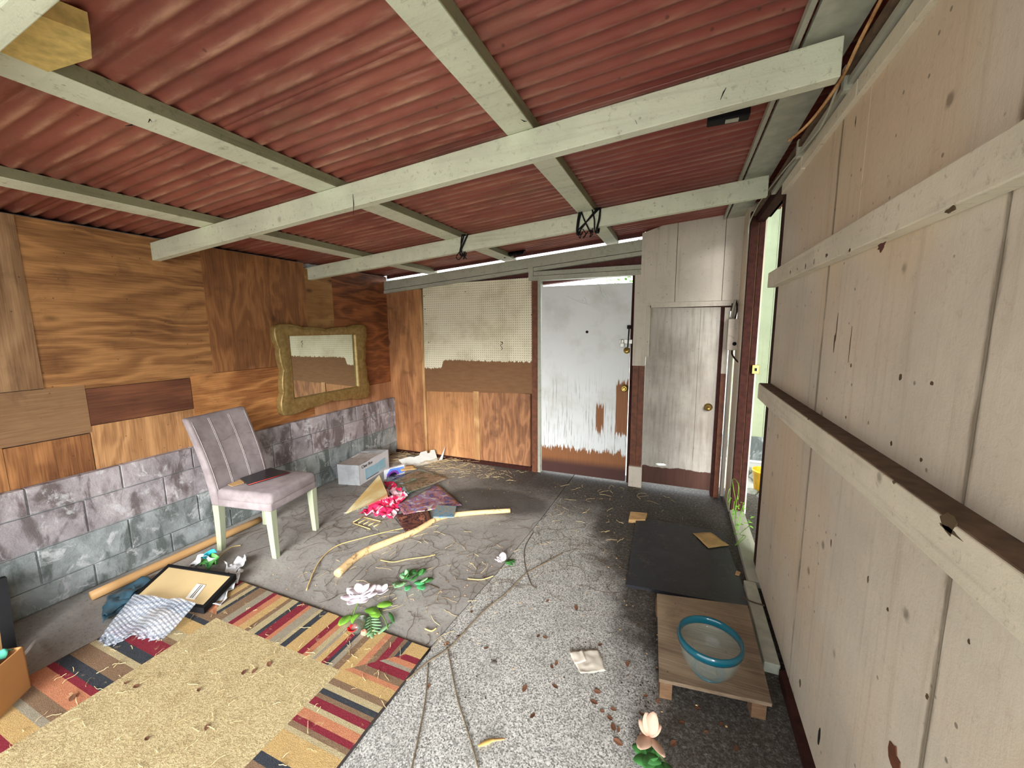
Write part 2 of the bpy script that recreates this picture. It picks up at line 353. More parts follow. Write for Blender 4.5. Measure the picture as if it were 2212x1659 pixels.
# ------------------------------------------------------------------ back wall
wb = root('wall_back', (-1.4, 4.05, 0), kind='structure')
Yb = 4.02
slopebox('backing', -3.56, -1.40, 4.075, 4.16, -2.4+2.37, 2.395, DARKRED, wb)
slopebox('backing', -1.40, -.34, 4.075, 4.16, 2.13, 2.39, DARKRED, wb)
slopebox('backing', -.40, -.32, 4.07, 4.16, 0, 2.39, DARKRED, wb)
slopebox('backing', -.34, .62, 4.075, 4.16, 1.68, 2.49, DARKRED, wb)
BP = [(-3.37, -2.862, .045, 2.05, PD(128, 72, 36), PD(206, 136, 76), 'z', 1.2, 12, 41),
      (-2.825, -2.168, .035, .855, PD(138, 80, 38), PD(216, 148, 84), 'z', 1.1, 10, 42),
      (-2.10, -1.475, .03, .865, PD(108, 62, 34), PD(184, 120, 70), 'z', 1.7, 26, 43)]
for x0, x1, z0, z1, d, l, g, fg, rg, sd in BP:
    box('plywood_panel', (x0, Yb, z0), (x1, 4.075, z1), ply('plywood_back_%d' % sd, d, l, g, fg, sd, .4, rg), wb)
box('stud', (-2.862, Yb-.012, .04), (-2.83, 4.06, 2.04), RAWWOOD, wb)
box('stud', (-2.168, Yb-.012, .0), (-2.10, 4.06, .862), RAWWOOD, wb)
box('sole_plate', (-3.37, Yb-.02, 0), (-1.44, 4.06, .045), BROWN, wb)
slopebox('closure_strip', -3.36, -.345, 4.05, 4.075, 2.447, 2.492, DARKRED, wb)
slopebox('wall_plate', -3.36, -.345, 3.985, 4.05, 2.305, 2.405, GREYP, wb)
slopebox('plate_strip', -3.36, -.345, 3.975, 4.03, 2.262, 2.298, GREYP, wb)

# pegboard: holes punched dark in the sheet, white paint with a brushed lower edge
m = M('pegboard_hardboard', .75); p = m.pos(); s3 = m.sep(p); X, Z = s3[0], s3[2]
jag = m.mt('MULTIPLY', m.noise(p, (45, 1, 6), 4, .8), .10); lef = m.mt('MULTIPLY', m.step(X, -2.55, -2.60), .10)
edge = m.mt('ADD', m.mt('ADD', Z, jag), lef); pm = m.step(edge, 1.262, 1.268)
wh = m.mix(m.mt('MULTIPLY', m.step(m.noise(p, 3, 5, .6), .42, .7), .45), srgb(232, 226, 200), srgb(168, 156, 116))
br = m.mix(m.noise(p, (8, 8, 40), 4), srgb(108, 76, 50), srgb(138, 100, 66))
c = m.mix(pm, br, wh)
fx = m.mt('SUBTRACT', m.mt('FRACT', m.mt('MULTIPLY', X, 39.37)), .5); fz = m.mt('SUBTRACT', m.mt('FRACT', m.mt('MULTIPLY', Z, 39.37)), .5)
hd = m.mt('SQRT', m.mt('ADD', m.mt('MULTIPLY', fx, fx), m.mt('MULTIPLY', fz, fz)))
hm = m.mt('MULTIPLY', m.step(hd, .20, .14), pm)
c = m.mix(m.mt('MULTIPLY', hm, .75), c, srgb(96, 78, 52))
PEG = m.done(c, m.mt('SUBTRACT', 1, hm), .6, .004)
pg = root('pegboard', (-2.14, Yb, .84), 'perforated board fixed to the back wall, upper part painted cream with ragged edge', 'pegboard')
slab('board', [(-2.835, Yb-.008, .826), (-1.452, Yb-.008, .872), (-1.452, Yb-.008, 2.10), (-2.812, Yb-.008, 2.085)], .008, PEG, pg, off=Vector((0, 1, 0)))
for (px, py) in ((916, 640), (918, 668), (921, 700), (926, 740), (1148, 680), (1005, 630), (1150, 612), (1085, 740)):
    q = ony(px, py, Yb-.012); lathe('nail', [(.001, 0), (.006, .002), (.006, .006), (.001, .01)], 8, BLACK, pg, (q.x, q.y, q.z-.004))
wi = [ony(px, py, Yb-.02) for px, py in ((1081, 738), (1086, 742), (1081, 746), (1085, 752), (1083, 756))]
tube('wire_hook', smoothpts(wi, 4), .0025, BLACK, pg, 6)

# ------------------------------------------------------------------ door 1 (white, peeling), frame
def peel(name, wood1, wood2, paint, hole=False):
    m = M(name, .6); p = m.pos(); s3 = m.sep(p); X, Z = s3[0], s3[2]
    jag = m.mt('MULTIPLY', m.noise(p, (38, 1, 1.2), 3, .8), .30); jag2 = m.mt('MULTIPLY', m.noise(p, (150, 1, 6), 2), .05)
    pm = m.step(m.mt('SUBTRACT', m.mt('SUBTRACT', Z, jag), jag2), .135, .145)
    # bare patch beside the knob and below it, torn upright splinters
    q = m.noise(p, (60, 1, 1.5), 3, .7, 0, (4, 0, 1))
    a = m.mt('MULTIPLY', m.step(m.mt('ADD', X, m.mt('MULTIPLY', q, .10)), -.515, -.505), m.step(m.mt('ADD', Z, m.mt('MULTIPLY', q, .30)), 1.20, 1.18))
    a = m.mt('MULTIPLY', a, m.step(m.mt('ADD', Z, m.mt('MULTIPLY', q, .2)), .60, .62))
    b = m.mt('MULTIPLY', m.step(m.mt('ABSOLUTE', m.mt('ADD', X, .715)), .045, .035), m.mt('MULTIPLY', m.step(m.mt('SUBTRACT', Z, m.mt('MULTIPLY', q, .5)), .26, .28), m.step(m.mt('ADD', Z, m.mt('MULTIPLY', q, .35)), .98, .96)))
    pm = m.mt('MULTIPLY', pm, m.mt('SUBTRACT', 1, m.mt('MAXIMUM', a, b)))
    fine = m.noise(p, (110, 110, 4), 4, .6)
    wd = m.mix(fine, wood1, wood2); wd = m.mix(m.step(Z, .22, .12), wd, srgb(70, 40, 34))
    pt = m.mix(m.mt('MULTIPLY', m.step(m.noise(p, (60, 60, 2.5), 4, .7), .52, .68), m.step(Z, 1.25, .75)), paint, srgb(150, 146, 140))
    pt = m.mix(m.mt('MULTIPLY', m.step(m.noise(p, 3, 5, .6), .45, .7), .35), pt, srgb(172, 172, 156))
    return m.done(m.mix(pm, wd, pt), m.mt('ADD', pm, m.mt('MULTIPLY', fine, .3)), .4, .004)
d1 = root('door_1', (-.9, 4.03, 0), kind='structure')
slab('door_leaf', [(-1.335, 4.0, .03), (-.452, 4.0, .03), (-.436, 4.0, 1.995), (-1.338, 4.0, 2.0)], .04, peel('peeling_door_paint', srgb(110, 64, 34), srgb(158, 106, 64), srgb(226, 230, 232)), d1, off=Vector((0, 1, 0)))
q = ony(1268, 717, 3.995)
ph = lathe('peephole', [(.004, -.004), (.012, -.004), (.014, .0), (.012, .006), (.005, .006)], 16, BLACK, d1); ph.data.transform(Matrix.Translation(q) @ Matrix.Rotation(PI/2, 4, 'X'))
def disc_lock(name, q, prof, mat, par, seg=20):
    o = lathe(name, prof, seg, mat, par); o.data.transform(Matrix.Translation(q) @ Matrix.Rotation(PI/2, 4, 'X')); return o
disc_lock('door_knob', ony(1350, 838, 3.998), [(.0, 0), (.034, 0), (.036, .006), (.014, .010), (.012, .035), (.030, .048), (.030, .064), (.018, .070), (.016, .066), (.006, .066), (.0, .066)], BRASS, d1)
disc_lock('deadbolt', ony(1354, 757, 3.998), [(.0, 0), (.030, 0), (.032, .006), (.024, .016), (.020, .020), (.0, .020)], BRASS, d1)
a = ony(1338, 738, 3.985)
hs = box('hasp', (a.x, 3.982, a.z-.02), (a.x+.12, 4.0, a.z+.02), STEEL, d1, bev=.002)
a = ony(1344, 742, 3.97)
pk = box('padlock', (a.x-.02, 3.962, a.z-.035), (a.x+.02, 3.982, a.z+.005), STEEL, d1, bev=.003)
tube('shackle', smoothpts([(a.x-.012, 3.972, a.z), (a.x-.012, 3.972, a.z+.028), (a.x, 3.972, a.z+.04), (a.x+.012, 3.972, a.z+.028), (a.x+.012, 3.972, a.z)], 4), .003, STEEL, pk, 6)
rod = [ony(1359, 707, 3.975), ony(1357, 735, 3.975), ony(1356, 750, 3.975)]
tube('slide_bolt', rod, .006, BLACK, d1, 8); a = rod[0]
box('bolt_handle', (a.x-.018, 3.96, a.z-.015), (a.x+.018, 3.985, a.z+.02), BLACK, d1, bev=.004)

t1 = root('trim_1', (-.9, 4.0, 0), kind='structure')
box('jamb', (-1.445, 3.99, 0), (-1.385, 4.12, 2.06), BROWN2, t1)
box('door_stop', (-1.383, 4.0, 0), (-1.352, 4.10, 2.07), GREYP, t1)
box('header_board', (-1.45, 3.965, 2.06), (-.30, 4.06, 2.105), GREYP, t1)
box('header_board', (-1.45, 3.975, 2.11), (-.35, 4.06, 2.152), GREYP, t1)
box('header_stub', (-1.47, 3.96, 2.065), (-1.42, 4.04, 2.20), GREYP, t1)
box('jamb', (-.436, 4.0, .02), (-.412, 4.10, 2.06), BROWN, t1)
box('post', (-.412, 3.975, 1.21), (-.297, 4.10, 2.10), PLANKW, t1, bev=.003)
box('post', (-.408, 3.985, .20), (-.352, 4.10, 1.21), BROWN2, t1)
box('post', (-.350, 3.985, .20), (-.297, 4.10, 1.21), BROWN2, t1)
box('post_foot', (-.412, 3.955, 0), (-.285, 4.06, .21), PLANKW, t1, bev=.004)
box('casing_strip', (-.297, 3.975, 1.30), (-.262, 4.02, 1.79), PLANKW, t1)

# ------------------------------------------------------------------ door 2 (grey, low)
m = M('grey_door_board', .65); p = m.pos(); s3 = m.sep(p); X, Z = s3[0], s3[2]
nn = m.noise(p, (4, 1, 2), 4, .7); e = m.mt('ADD', Z, m.mt('MULTIPLY_ADD', nn, .10, -.05))
pm = m.step(e, .215, .225)
g1 = m.noise(p, (34, 34, 3), 4, .65); g2 = m.noise(p, 2.2, 5, .6)
pt = m.mix(m.mt('MULTIPLY', m.step(g1, .4, .75), .5), m.mix(m.step(g2, .3, .7), srgb(196, 190, 180), srgb(158, 150, 140)), srgb(120, 104, 92))
wd = m.mix(g1, srgb(58, 34, 28), srgb(96, 60, 46))
v = m.vor(p, 14)[0]; pt = m.mix(m.mt('MULTIPLY', m.step(v, .08, .04), .6), pt, srgb(60, 45, 35))
GD = m.done(m.mix(pm, wd, pt), m.mt('ADD', pm, g1), .3, .004)
d2 = root('door_2', (0, 4.0, 0), kind='structure')
# leaf with a real rotten hole at its foot
hx0, hx1, hz0, hz1 = -.175, -.055, .232, .262
for a0, b0 in (((-.29, .06), (hx0, 1.745)), ((hx1, .06), (.322, 1.745))):
    pass
V = [(-.29, 4.0, .05), (.322, 4.0, .05), (.322, 4.0, 1.745), (-.29, 4.0, 1.755), (hx0, 4.0, .245), (-.13, 4.0, hz0), (-.08, 4.0, .238), (hx1, 4.0, .248), (-.09, 4.0, hz1), (-.145, 4.0, .258)]
F = [(0, 1, 7, 6, 5, 4), (0, 4, 9, 3), (3, 9, 8, 2), (2, 8, 7, 1)]
o = mesh('door_leaf', V, F, GD, d2); s = o.modifiers.new('s', 'SOLIDIFY'); s.thickness = .03; s.offset = -1
box('edge_board', (.165, 3.994, .30), (.235, 4.0, 1.74), GD, d2)
kq = ony(1530, 880, 3.985)
disc_lock('knob', Vector((kq.x, 3.998, kq.z)), [(.0, 0), (.036, 0), (.036, .005), (.014, .008), (.012, .03), (.027, .042), (.024, .058), (.0, .062)], BRASS, d2)
box('top_batten', (-.27, 3.975, 1.755), (.40, 4.02, 1.80), PLANKW, d2)
t2 = root('trim_2', (.4, 4, 0), kind='structure')
box('jamb', (.326, 3.985, 0), (.350, 4.1, 1.75), BROWN, t2)
box('jamb', (.352, 3.975, 0), (.395, 4.1, 1.16), BROWN2, t2)
box('jamb', (.352, 3.975, 1.16), (.395, 4.1, 1.74), PLANKW, t2)
box('strip', (.412, 3.98, .02), (.438, 4.1, 1.80), PLANKW, t2)

# boards above door 2
ub = root('trim_3', (.1, 3.96, 1.8), kind='structure')
edges = [(-.358, -.06), (-.056, .318), (.322, .50)]
tops = [(2.455, 2.54), (2.56, 2.62), (2.62, 2.63)]
for (x0, x1), (za, zb) in zip(edges, tops):
    zz = 1.800
    slab('board', [(x0, 3.955, zz), (x1, 3.955, zz), (x1, 3.955, zb-.03), (x0, 3.955, za-.03)], .03, PLANKW, ub, off=Vector((0, 1, 0)))
box('lower_strip', (-.30, 3.97, 1.775), (.50, 4.03, 1.80), PLANKW, ub)

rw = root('wall_rear_blocker', (-2.6, -1.2, 0), kind='structure')  # unseen partial wall, width set to keep light off the near left
box('blocker_sheet', (-3.5, -1.25, 0), (-2.45, -1.2, 2.35), WALLR, rw)

# ------------------------------------------------------------------ roof: sheets, purlins, rafters
ce = root('ceiling', (-1.4, 2, 2.4), kind='structure')
def roofsheet(y0, y1, k, x0=-3.62, x1=.72):
    V = []; F = []; n = int((y1-y0)/.068*8); nx = 10
    for i in range(nx+1):
        x = x0+(x1-x0)*i/nx
        for j in range(n+1):
            y = y0+(y1-y0)*j/n
            V.append((x, y, 2.487+.075*x+.0065*math.cos(2*PI*y/.068)+.004*mn.noise(Vector((x*1.2, y*1.4, k)))+.0015*k))
    for i in range(nx):
        for j in range(n):
            q = i*(n+1)+j; F.append((q, q+1, q+n+2, q+n+1))
    o = mesh('corrugated_sheet', V, F, ROOF, ce, True); s = o.modifiers.new('s', 'SOLIDIFY'); s.thickness = .0025; s.offset = 1
yy = -1.0; k = 0
while yy < 4.0:
    y1 = min(yy+.748, 4.06); roofsheet(yy, y1, k % 2); yy += .68; k += 1
for x0, x1 in ((-3.86+.0, -3.80), (-2.80, -2.675), (-1.80, -1.668), (-.705, -.592)):
    if x0 < -3.5: continue
    slopebox('purlin', x0, x1, -1.0, 4.12, 2.432, 2.478, BEAM, ce, bev=.002)
    slopebox('purlin_face', x1, x1+.003, -1.0, 4.12, 2.434, 2.478, BEAM_OLIVE, ce)
for y, x0, x1 in ((.425, -3.40, .42), (1.65, -3.385, .425), (2.90, -3.385, .445)):
    slopebox('rafter', x0, x1, y, y+.048, 2.314, 2.430, BEAM, ce, bev=.003)
slopebox('rafter', -3.5, .62, -1.03, -.98, 2.2, 2.470, BEAM, ce)
slopebox('ledger_board', .325, .47, -1.0, 4.0, 2.452, 2.470, LEDGER, ce)
slopebox('ledger_lip', .295, .312, -1.0, 4.0, 2.45, 2.476, GREYP, ce)
FOAM = plain('yellow_foam', srgb(206, 180, 110), .9, var=.2, k=40)
slab('foam_block', [(-1.655, .50, 2.30), (-1.50, .50, 2.312), (-1.42, .545, 2.318), (-1.40, .62, 2.32), (-1.50, .66, 2.312), (-1.66, .63, 2.30)], .05, FOAM, ce, off=Vector((0, 0, 1)))
a = at(1578, 262, 2.442)
box('roof_clip', (a.x-.09, a.y-.03, 2.445), (a.x+.07, a.y+.03, 2.475), BLACK, ce, bev=.004)
box('clip_label', (a.x-.02, a.y-.015, 2.441), (a.x+.03, a.y+.012, 2.446), LEDGER, ce)

# ------------------------------------------------------------------ right wall, sliding door, doorway
wr = root('wall_right', (.55, 1.5, 0), kind='structure')
box('backing', (.56, -.15, 0), (.60, 2.84, 2.60), BROWN, wr)
box('backing', (.47, 3.70, 0), (.58, 4.2, 2.60), WALLR, wr)
box('backing', (.56, 2.84, 2.40), (.60, 3.70, 2.60), BROWN, wr)
box('corner_siding', (.452, 3.70, .0), (.47, 4.0, 2.52), WALLR, wr)
# siding sheets, with their shallow grooves cut between the boards
sd = root('trim_4', (.5, 1.2, 0), kind='structure')
ys = [-.15, .0, .38, .68, .985, 1.29, 1.59, 1.89, 2.19, 2.46, 2.735]
ysU = [-.15, .0, .38, .68, .985, 1.32, 1.655, 1.885, 2.19, 2.44, 2.72]
for (Ys, z0, z1) in ((ysU, 1.885, 2.32), (ys, 1.245, 1.80), (ys, .05, 1.155)):
    for i in range(len(Ys)-1):
        wide = abs(Ys[i+1]-.985) < .01 or abs(Ys[i+1]-1.885) < .012 or (z0 > 1.8 and abs(Ys[i+1]-1.655) < .01)
        g = .006 if wide else .0006
        zb0 = z0-.06 if z0 > .1 else z0
        hexa('siding_board', [(.506, Ys[i], zb0), (.53, Ys[i], zb0), (.53, Ys[i+1]-g, zb0), (.506, Ys[i+1]-g, zb0),
                              (.506, Ys[i], z1+.03), (.53, Ys[i], z1+.03), (.53, Ys[i+1]-g, z1+.03), (.506, Ys[i+1]-g, z1+.03)], WALLR, sd)
box('backing_sheet', (.531, -.15, .05), (.545, 2.74, 2.34), BROWN, sd)
box('rail', (.462, -.15, 1.80), (.506, 2.80, 1.885), TRIMC, sd, bev=.003)
box('rail', (.445, -.15, 1.150), (.506, 2.735, 1.240), TRIMC, sd, bev=.003)
RAILTOP = plain('grimy_rail_top', srgb(96, 76, 60), .85, var=.35, k=30)
box('ledge', (.449, -.15, 1.240), (.506, 2.733, 1.243), RAILTOP, sd)
box('edge_post', (.515, 2.742, .03), (.545, 2.86, 2.45), BROWN, sd)
box('edge_strip', (.548, 2.86, .03), (.556, 2.88, 2.45), LEDGER, sd)
# track boards above the siding
tk = root('trim_5', (.5, 1.2, 2.3), kind='structure')
yb = [-.15, .55, 1.30, 1.72, 2.36, 2.76]
for i in range(len(yb)-1):
    box('track_board', (.488, yb[i]+.003, 2.305+.004*(i % 2)), (.515, yb[i+1]-.003, 2.362), TRIMC, tk, bev=.002)
box('track_rail', (.478, -.15, 2.375), (.50, 3.0, 2.395), GREYP, tk)
box('track_rail', (.470, -.15, 2.405), (.50, 3.68, 2.43), RAILTOP, tk)
box('track_back', (.50, -.15, 2.36), (.555, 3.70, 2.47), BROWN, tk)
for y in (1.15, 1.78, 2.36): box('bracket', (.468, y, 2.36), (.50, y+.03, 2.44), GREYP, tk, bev=.003)
# doorway to the yard
d3 = root('door_3', (.55, 3.3, 0), kind='structure')
box('jamb', (.462, 3.64, 0), (.515, 3.70, 2.44), BROWN, d3)
box('jamb_gap_strip', (.515, 3.66, 0), (.523, 3.70, 2.42), RAWWOOD, d3)
box('jamb', (.523, 3.64, 0), (.560, 3.70, 2.42), BROWN, d3)
box('head', (.49, 2.80, 2.40), (.60, 3.66, 2.46), BROWN, d3)
box('threshold', (.452, 2.62, 0), (.56, 3.64, .045), GREYP, d3, bev=.004)
box('threshold', (.425, 1.95, 0), (.49, 2.60, .05), LEDGER, d3, bev=.004)
bb = root('baseboard_right', (.5, 1, 0), kind='structure')
box('board', (.48, -.15, 0), (.55, 1.93, .05), BROWN, bb)
# rotten holes near the foot of the siding
HOLE = plain('dark_hollow', srgb(20, 16, 12), .9)
def patch(name, q, a, b, mat, par, n=12, jag=.3, x=.5035):
    P = []
    for k in range(n):
        t = 2*PI*k/n; r = 1+random.uniform(-jag, jag); P.append((x, q.y+a*r*math.cos(t), q.z+b*r*math.sin(t)))
    return slab(name, P, .002, mat, par, off=Vector((1, 0, 0)))
patch('hole', onx(1768, 1590, .503), .008, .032, HOLE, sd, 12, .15)
patch('hole', onx(1930, 1640, .503), .022, .03, BROWN2, sd, 12, .45)
patch('rust_spot', onx(1902, 532, .46), .022, .012, DARKRED, sd, 12, .45, x=.4605)

STAIN = plain('mildew_stain', srgb(84, 68, 46), .9, var=.3)
for px, py, a, b in ((1945, 815, .007, .007), (2012, 828, .007, .006), (1838, 790, .005, .006), (1827, 902, .004, .005), (1925, 958, .007, .008), (1990, 993, .005, .005), (1795, 1172, .006, .016), (1875, 1250, .004, .010), (1917, 1316, .005, .006), (1728, 1477, .010, .016), (2002, 1503, .005, .006), (1808, 700, .004, .05), (1802, 740, .005, .035), (1836, 745, .003, .05), (2092, 1385, .004, .004), (1990, 480, .006, .005), (1848, 262, .004, .020)):
    patch('stain', onx(px, py, .5055), a, b, STAIN, sd, 9, .35, x=.5055)
for px, py, a, b, X_ in ((2047, 1128, .018, .018, .4445), (2052, 1146, .030, .005, .4445), (1930, 1042, .006, .004, .4445), (1745, 905, .004, .004, .4445), (1707, 588, .006, .008, .4615), (1722, 582, .005, .006, .4615), (1740, 575, .006, .010, .4615), (1785, 552, .010, .007, .4615), (1758, 566, .004, .012, .4615), (2050, 455, .014, .006, .4615), (1835, 540, .006, .006, .4615)):
    patch('stain', onx(px, py, X_), a, b, STAIN, sd, 9, .4, x=X_)

# outside the doorway
ow = root('outbuilding_wall', (1.6, 5.35, 0), 'pale green boarded wall of the neighbouring shed, seen through the side doorway', 'wall')
PALE = painted('pale_green_boards', srgb(172, 182, 150), srgb(120, 120, 90), 1, .2, .2, 'z', .6, .2)
for i in range(9):
    box('board', (.55+i*.2, 5.34, .28), (.55+i*.2+.196, 5.37, 3.4), PALE, ow)
box('base_course', (.5, 5.30, 0), (2.4, 5.38, .28), BLOCK, ow)
box('light_blocker_roof', (.78, .2, 3.2), (2.5, 5.4, 3.28), PALE, ow)  # added roof that keeps sun and sky off the pale boards
box('light_blocker_side', (2.4, .2, 0), (2.46, 5.4, 3.4), PALE, ow)  # added unseen wall, cuts light reaching the passage
ROCK = plain('rubble_grey', srgb(120, 122, 112), .9, var=.35, k=14)
NR = 10; RUB = []
for i in range(NR):
    x, y, r = random.uniform(.68, 1.15), random.uniform(4.0, 5.2), random.uniform(.05, .11)
    V = []; F = []
    for a_ in range(5):
        for b_ in range(8):
            th, ph_ = PI*a_/4, 2*PI*b_/8; k = r*(1+.35*mn.noise(Vector((a_, b_, i))))
            V.append((x+k*math.sin(th)*math.cos(ph_), y+k*math.sin(th)*math.sin(ph_), .6*k*math.cos(th)+.6*r-.05))
    for a_ in range(4):
        for b_ in range(8): F.append((a_*8+b_, a_*8+(b_+1) % 8, a_*8+8+(b_+1) % 8, a_*8+8+b_))
    tag(mesh('rubble_stone', V, F, ROCK), 'grey stone in the rubble outside the side doorway, number %d' % i, 'stone', 'rubble stones outside the side doorway'); RUB.append((x, y, bpy.data.objects[-1] if False else COL.objects[-1]))
YEL = plain('yellow_plastic', srgb(224, 176, 40), .45)
yr = lathe('yellow_bucket', [(.07, 0), (.095, .22), (.1, .22), (.1, .235), (.09, .235), (.066, .01)], 24, YEL, None, (.80, 4.3, -.02)); tag(yr, 'yellow plastic bucket on the ground outside the side doorway', 'bucket')
LEAFG = plain('fresh_green_leaf', srgb(120, 176, 60), .5, var=.3); LEAFD = plain('deep_green_leaf', srgb(62, 120, 60), .5, var=.3)
STRAW = plain('dry_straw', srgb(206, 184, 138), .7, var=.15); TWIG = plain('dark_twig', srgb(82, 66, 52), .8, var=.25); VINE = plain('grey_brown_vine', srgb(118, 104, 84), .8, var=.2)
def leafy(name, base, n, size, spread, mat, label, cat, up=.1, seed=0):
    rnd = random.Random(seed); V = []; F = []; r = root(name, base, label, cat)
    for i in range(n):
        c0 = Vector(base)+Vector((rnd.uniform(-1, 1)*spread[0], rnd.uniform(-1, 1)*spread[1], rnd.uniform(0, 1)*spread[2]))
        a = rnd.uniform(0, 2*PI); d = Vector((math.cos(a), math.sin(a), rnd.uniform(-.3, .6))).normalized(); s_ = d.cross(Vector((0, 0, 1))).normalized()
        L = size*rnd.uniform(.6, 1.2); W = L*.3; q = len(V)
        V += [c0, c0+d*L*.4+s_*W+Vector((0, 0, L*.08)), c0+d*L, c0+d*L*.4-s_*W+Vector((0, 0, L*.08)), c0+d*L*.5+Vector((0, 0, -L*.04))]
        F += [(q, q+1, q+4), (q+1, q+2, q+4), (q+2, q+3, q+4), (q+3, q, q+4)]
    o = mesh('foliage', V, F, mat, r); o['kind'] = 'stuff'; return r
FOL = [leafy('foliage_clump', (-.62, 4.55, 2.02), 90, .06, (.16, .06, .22), LEAFG, 'bright green foliage outside, seen through the gap above the white door', 'foliage', seed=3)]
FOL.append(leafy('outside_shrub', (-.15, 4.5, 2.5), 40, .05, (.1, .05, .12), LEAFG, 'green leaves outside, seen through the slit under the roof right of the rafters', 'shrub', seed=5))
leafy('creeper', (.50, 3.35, .06), 26, .035, (.05, .25, .14), LEAFG, 'thin green creeper climbing over the threshold of the side doorway', 'plant', seed=8)
cr = root('climbing_vine', (.50, 3.3, .05), 'pale curling creeper stem hanging over the side doorway threshold', 'vine')
for k in range(4):
    P = [(.47+random.uniform(-.05, .05), 3.05+.2*k+random.uniform(-.1, .1), .05+random.uniform(0, .3)) for _ in range(6)]
    tube('stem', smoothpts(P, 5), .0022, LEAFG, cr, 5)

ORD = ['nearest', 'second nearest', 'third nearest', 'fourth nearest', 'fifth nearest', 'sixth nearest', 'seventh nearest', 'eighth nearest', 'ninth nearest', 'tenth nearest', 'eleventh nearest', 'twelfth nearest']
RUB.sort(key=lambda q: math.hypot(q[0]-.80, q[1]-4.3))
for i, q in enumerate(RUB): q[2]['label'] = 'grey rubble stone outside the side doorway, %s to the yellow bucket' % ORD[i]
for tx, ty, tz in ((-.62, 4.6, 2.05), (-.45, 4.58, 2.5)):
    tube('shrub_stem', [(tx, ty, -.04), (tx+.02, ty, tz*.5), (tx, ty, tz)], [.02, .016, .008], TWIG, FOL.pop(0), 7)

# ------------------------------------------------------------------ small fixtures
eb = root('meter_box', (.41, 3.9, 1.36), 'weathered grey electrical box with a round knockout, high beside the grey door', 'electrical box')
DIRTY = painted('dirty_grey_enamel', srgb(186, 174, 160), srgb(96, 74, 58), 2, .6, .3, 'z', .5, .7)
box('case', (.375, 3.86, 1.375), (.462, 3.95, 1.64), DIRTY, eb, bev=.004)
disc_lock('knockout', Vector((.43, 3.86, 1.43)), [(0, 0), (.016, 0), (.016, .003), (0, .003)], BLACK, eb)
tube('conduit', smoothpts([(.40, 3.93, 1.64), (.405, 3.93, 1.70), (.425, 3.94, 1.80)], 4), .010, GREYP, eb)
tube('conduit', smoothpts([(.43, 3.93, 1.64), (.44, 3.93, 1.72), (.43, 3.94, 1.80)], 4), .006, BLACK, eb)
tube('cable', smoothpts([(.42, 3.9, 1.375), (.42, 3.88, 1.34), (.44, 3.8, 1.30), (.46, 3.72, 1.28)], 5), .007, BROWN, eb)
so = root('socket_box', (.55, 3.62, 1.2), 'small rusty switch box on the brown post of the side doorway', 'switch box')
box('case', (.535, 3.60, 1.205), (.585, 3.64, 1.275), BRASS, so, bev=.003); box('switch', (.552, 3.594, 1.228), (.568, 3.60, 1.252), BLACK, so)
cb = root('electric_cable', (.47, 1.9, 2.4), 'loose brown electric cable hanging behind the rafter end above the right wall', 'cable')
tube('cable', smoothpts([(.44, 1.30, 2.46), (.452, 1.45, 2.44), (.445, 1.58, 2.40), (.44, 1.72, 2.36), (.40, 1.86, 2.31), (.36, 1.98, 2.30)], 6), .005, RAWWOOD, cb)
tube('cable', smoothpts([(.44, 1.72, 2.36), (.455, 1.9, 2.33), (.465, 2.1, 2.34), (.468, 2.6, 2.39), (.465, 3.3, 2.42), (.45, 3.62, 2.36), (.452, 3.66, 2.28)], 6), .004, GREYP, cb)

def tangle(name, c, wx, label, n, seed, wild=.5):
    rnd = random.Random(seed); r = root(name, (c[0], c[1], c[2]), label, 'cord')
    z0 = 2.30+.075*c[0]; z1 = 2.435+.075*c[0]; yf, yk = c[1]-.008, c[1]+.056
    for k in range(n):
        xa, xb = c[0]+rnd.uniform(-wx, wx), c[0]+rnd.uniform(-wx, wx)*wild
        P = [(xa, yf, z1), (xa*.5+xb*.5+rnd.uniform(-.01, .01), yf-.004, (z0+z1)/2), (xb, yf, z0), (xb, yk, z0-.003), ((xa+xb)/2, yk, z1), (xa, yf, z1+.004)]
        tube('loop', smoothpts(P, 4), .0052, BLACK, r, 6)
    for k in range(3):
        xa = c[0]+rnd.uniform(-wx, wx); P = [(xa, yf-.004, z0+.01), (xa+rnd.uniform(-.03, .03), yf-.012, z0-.03), (xa+rnd.uniform(-.03, .03), yf-.01, z0-.05), (xa+rnd.uniform(-.05, .05), yf-.006, z0-.01)]
        tube('loose_end', smoothpts(P, 4), .0035, BLACK, r, 6)
tangle('cord_lashing', (-.625, 2.90, 2.3), .095, 'black cord wound many times around the second rafter near the roof centre', 9, 4, 1)
tangle('cord_lashing', (-1.63, 2.90, 2.2), .06, 'thin black cord looped loosely over the second rafter, left one of two', 4, 9)
def crack(pts, Y, z_=None, X=None, par=ce):
    tube('crack', [ony(x, y, Y) if z_ is None else at(x, y, z_) for x, y in pts], [.0006]+[.0022]*(len(pts)-2)+[.0006], BLACK, par, 5)
crack(((1569, 189), (1563, 199), (1556, 216)), 1.648); crack(((1372, 259), (1376, 268)), 1.648); crack(((762, 419), (764, 440), (763, 466)), 1.648)
crack(((270, 272), (284, 270), (296, 263), (318, 268), (324, 257), (330, 267)), 0, 2.303); crack(((383, 303), (398, 307), (414, 313)), 0, 2.303)
crack(((1125, 258), (1132, 262), (1138, 262)), 0, 2.381); crack(((1140, 280), (1150, 290), (1156, 288), (1160, 297)), 0, 2.381)
CTAPE = root('cloth_wad', (-1.55, 3.97, 2.2), 'black rag stuffed between the last purlin and the back wall plate', 'rag')
P = ony(1118, 552, 3.97)
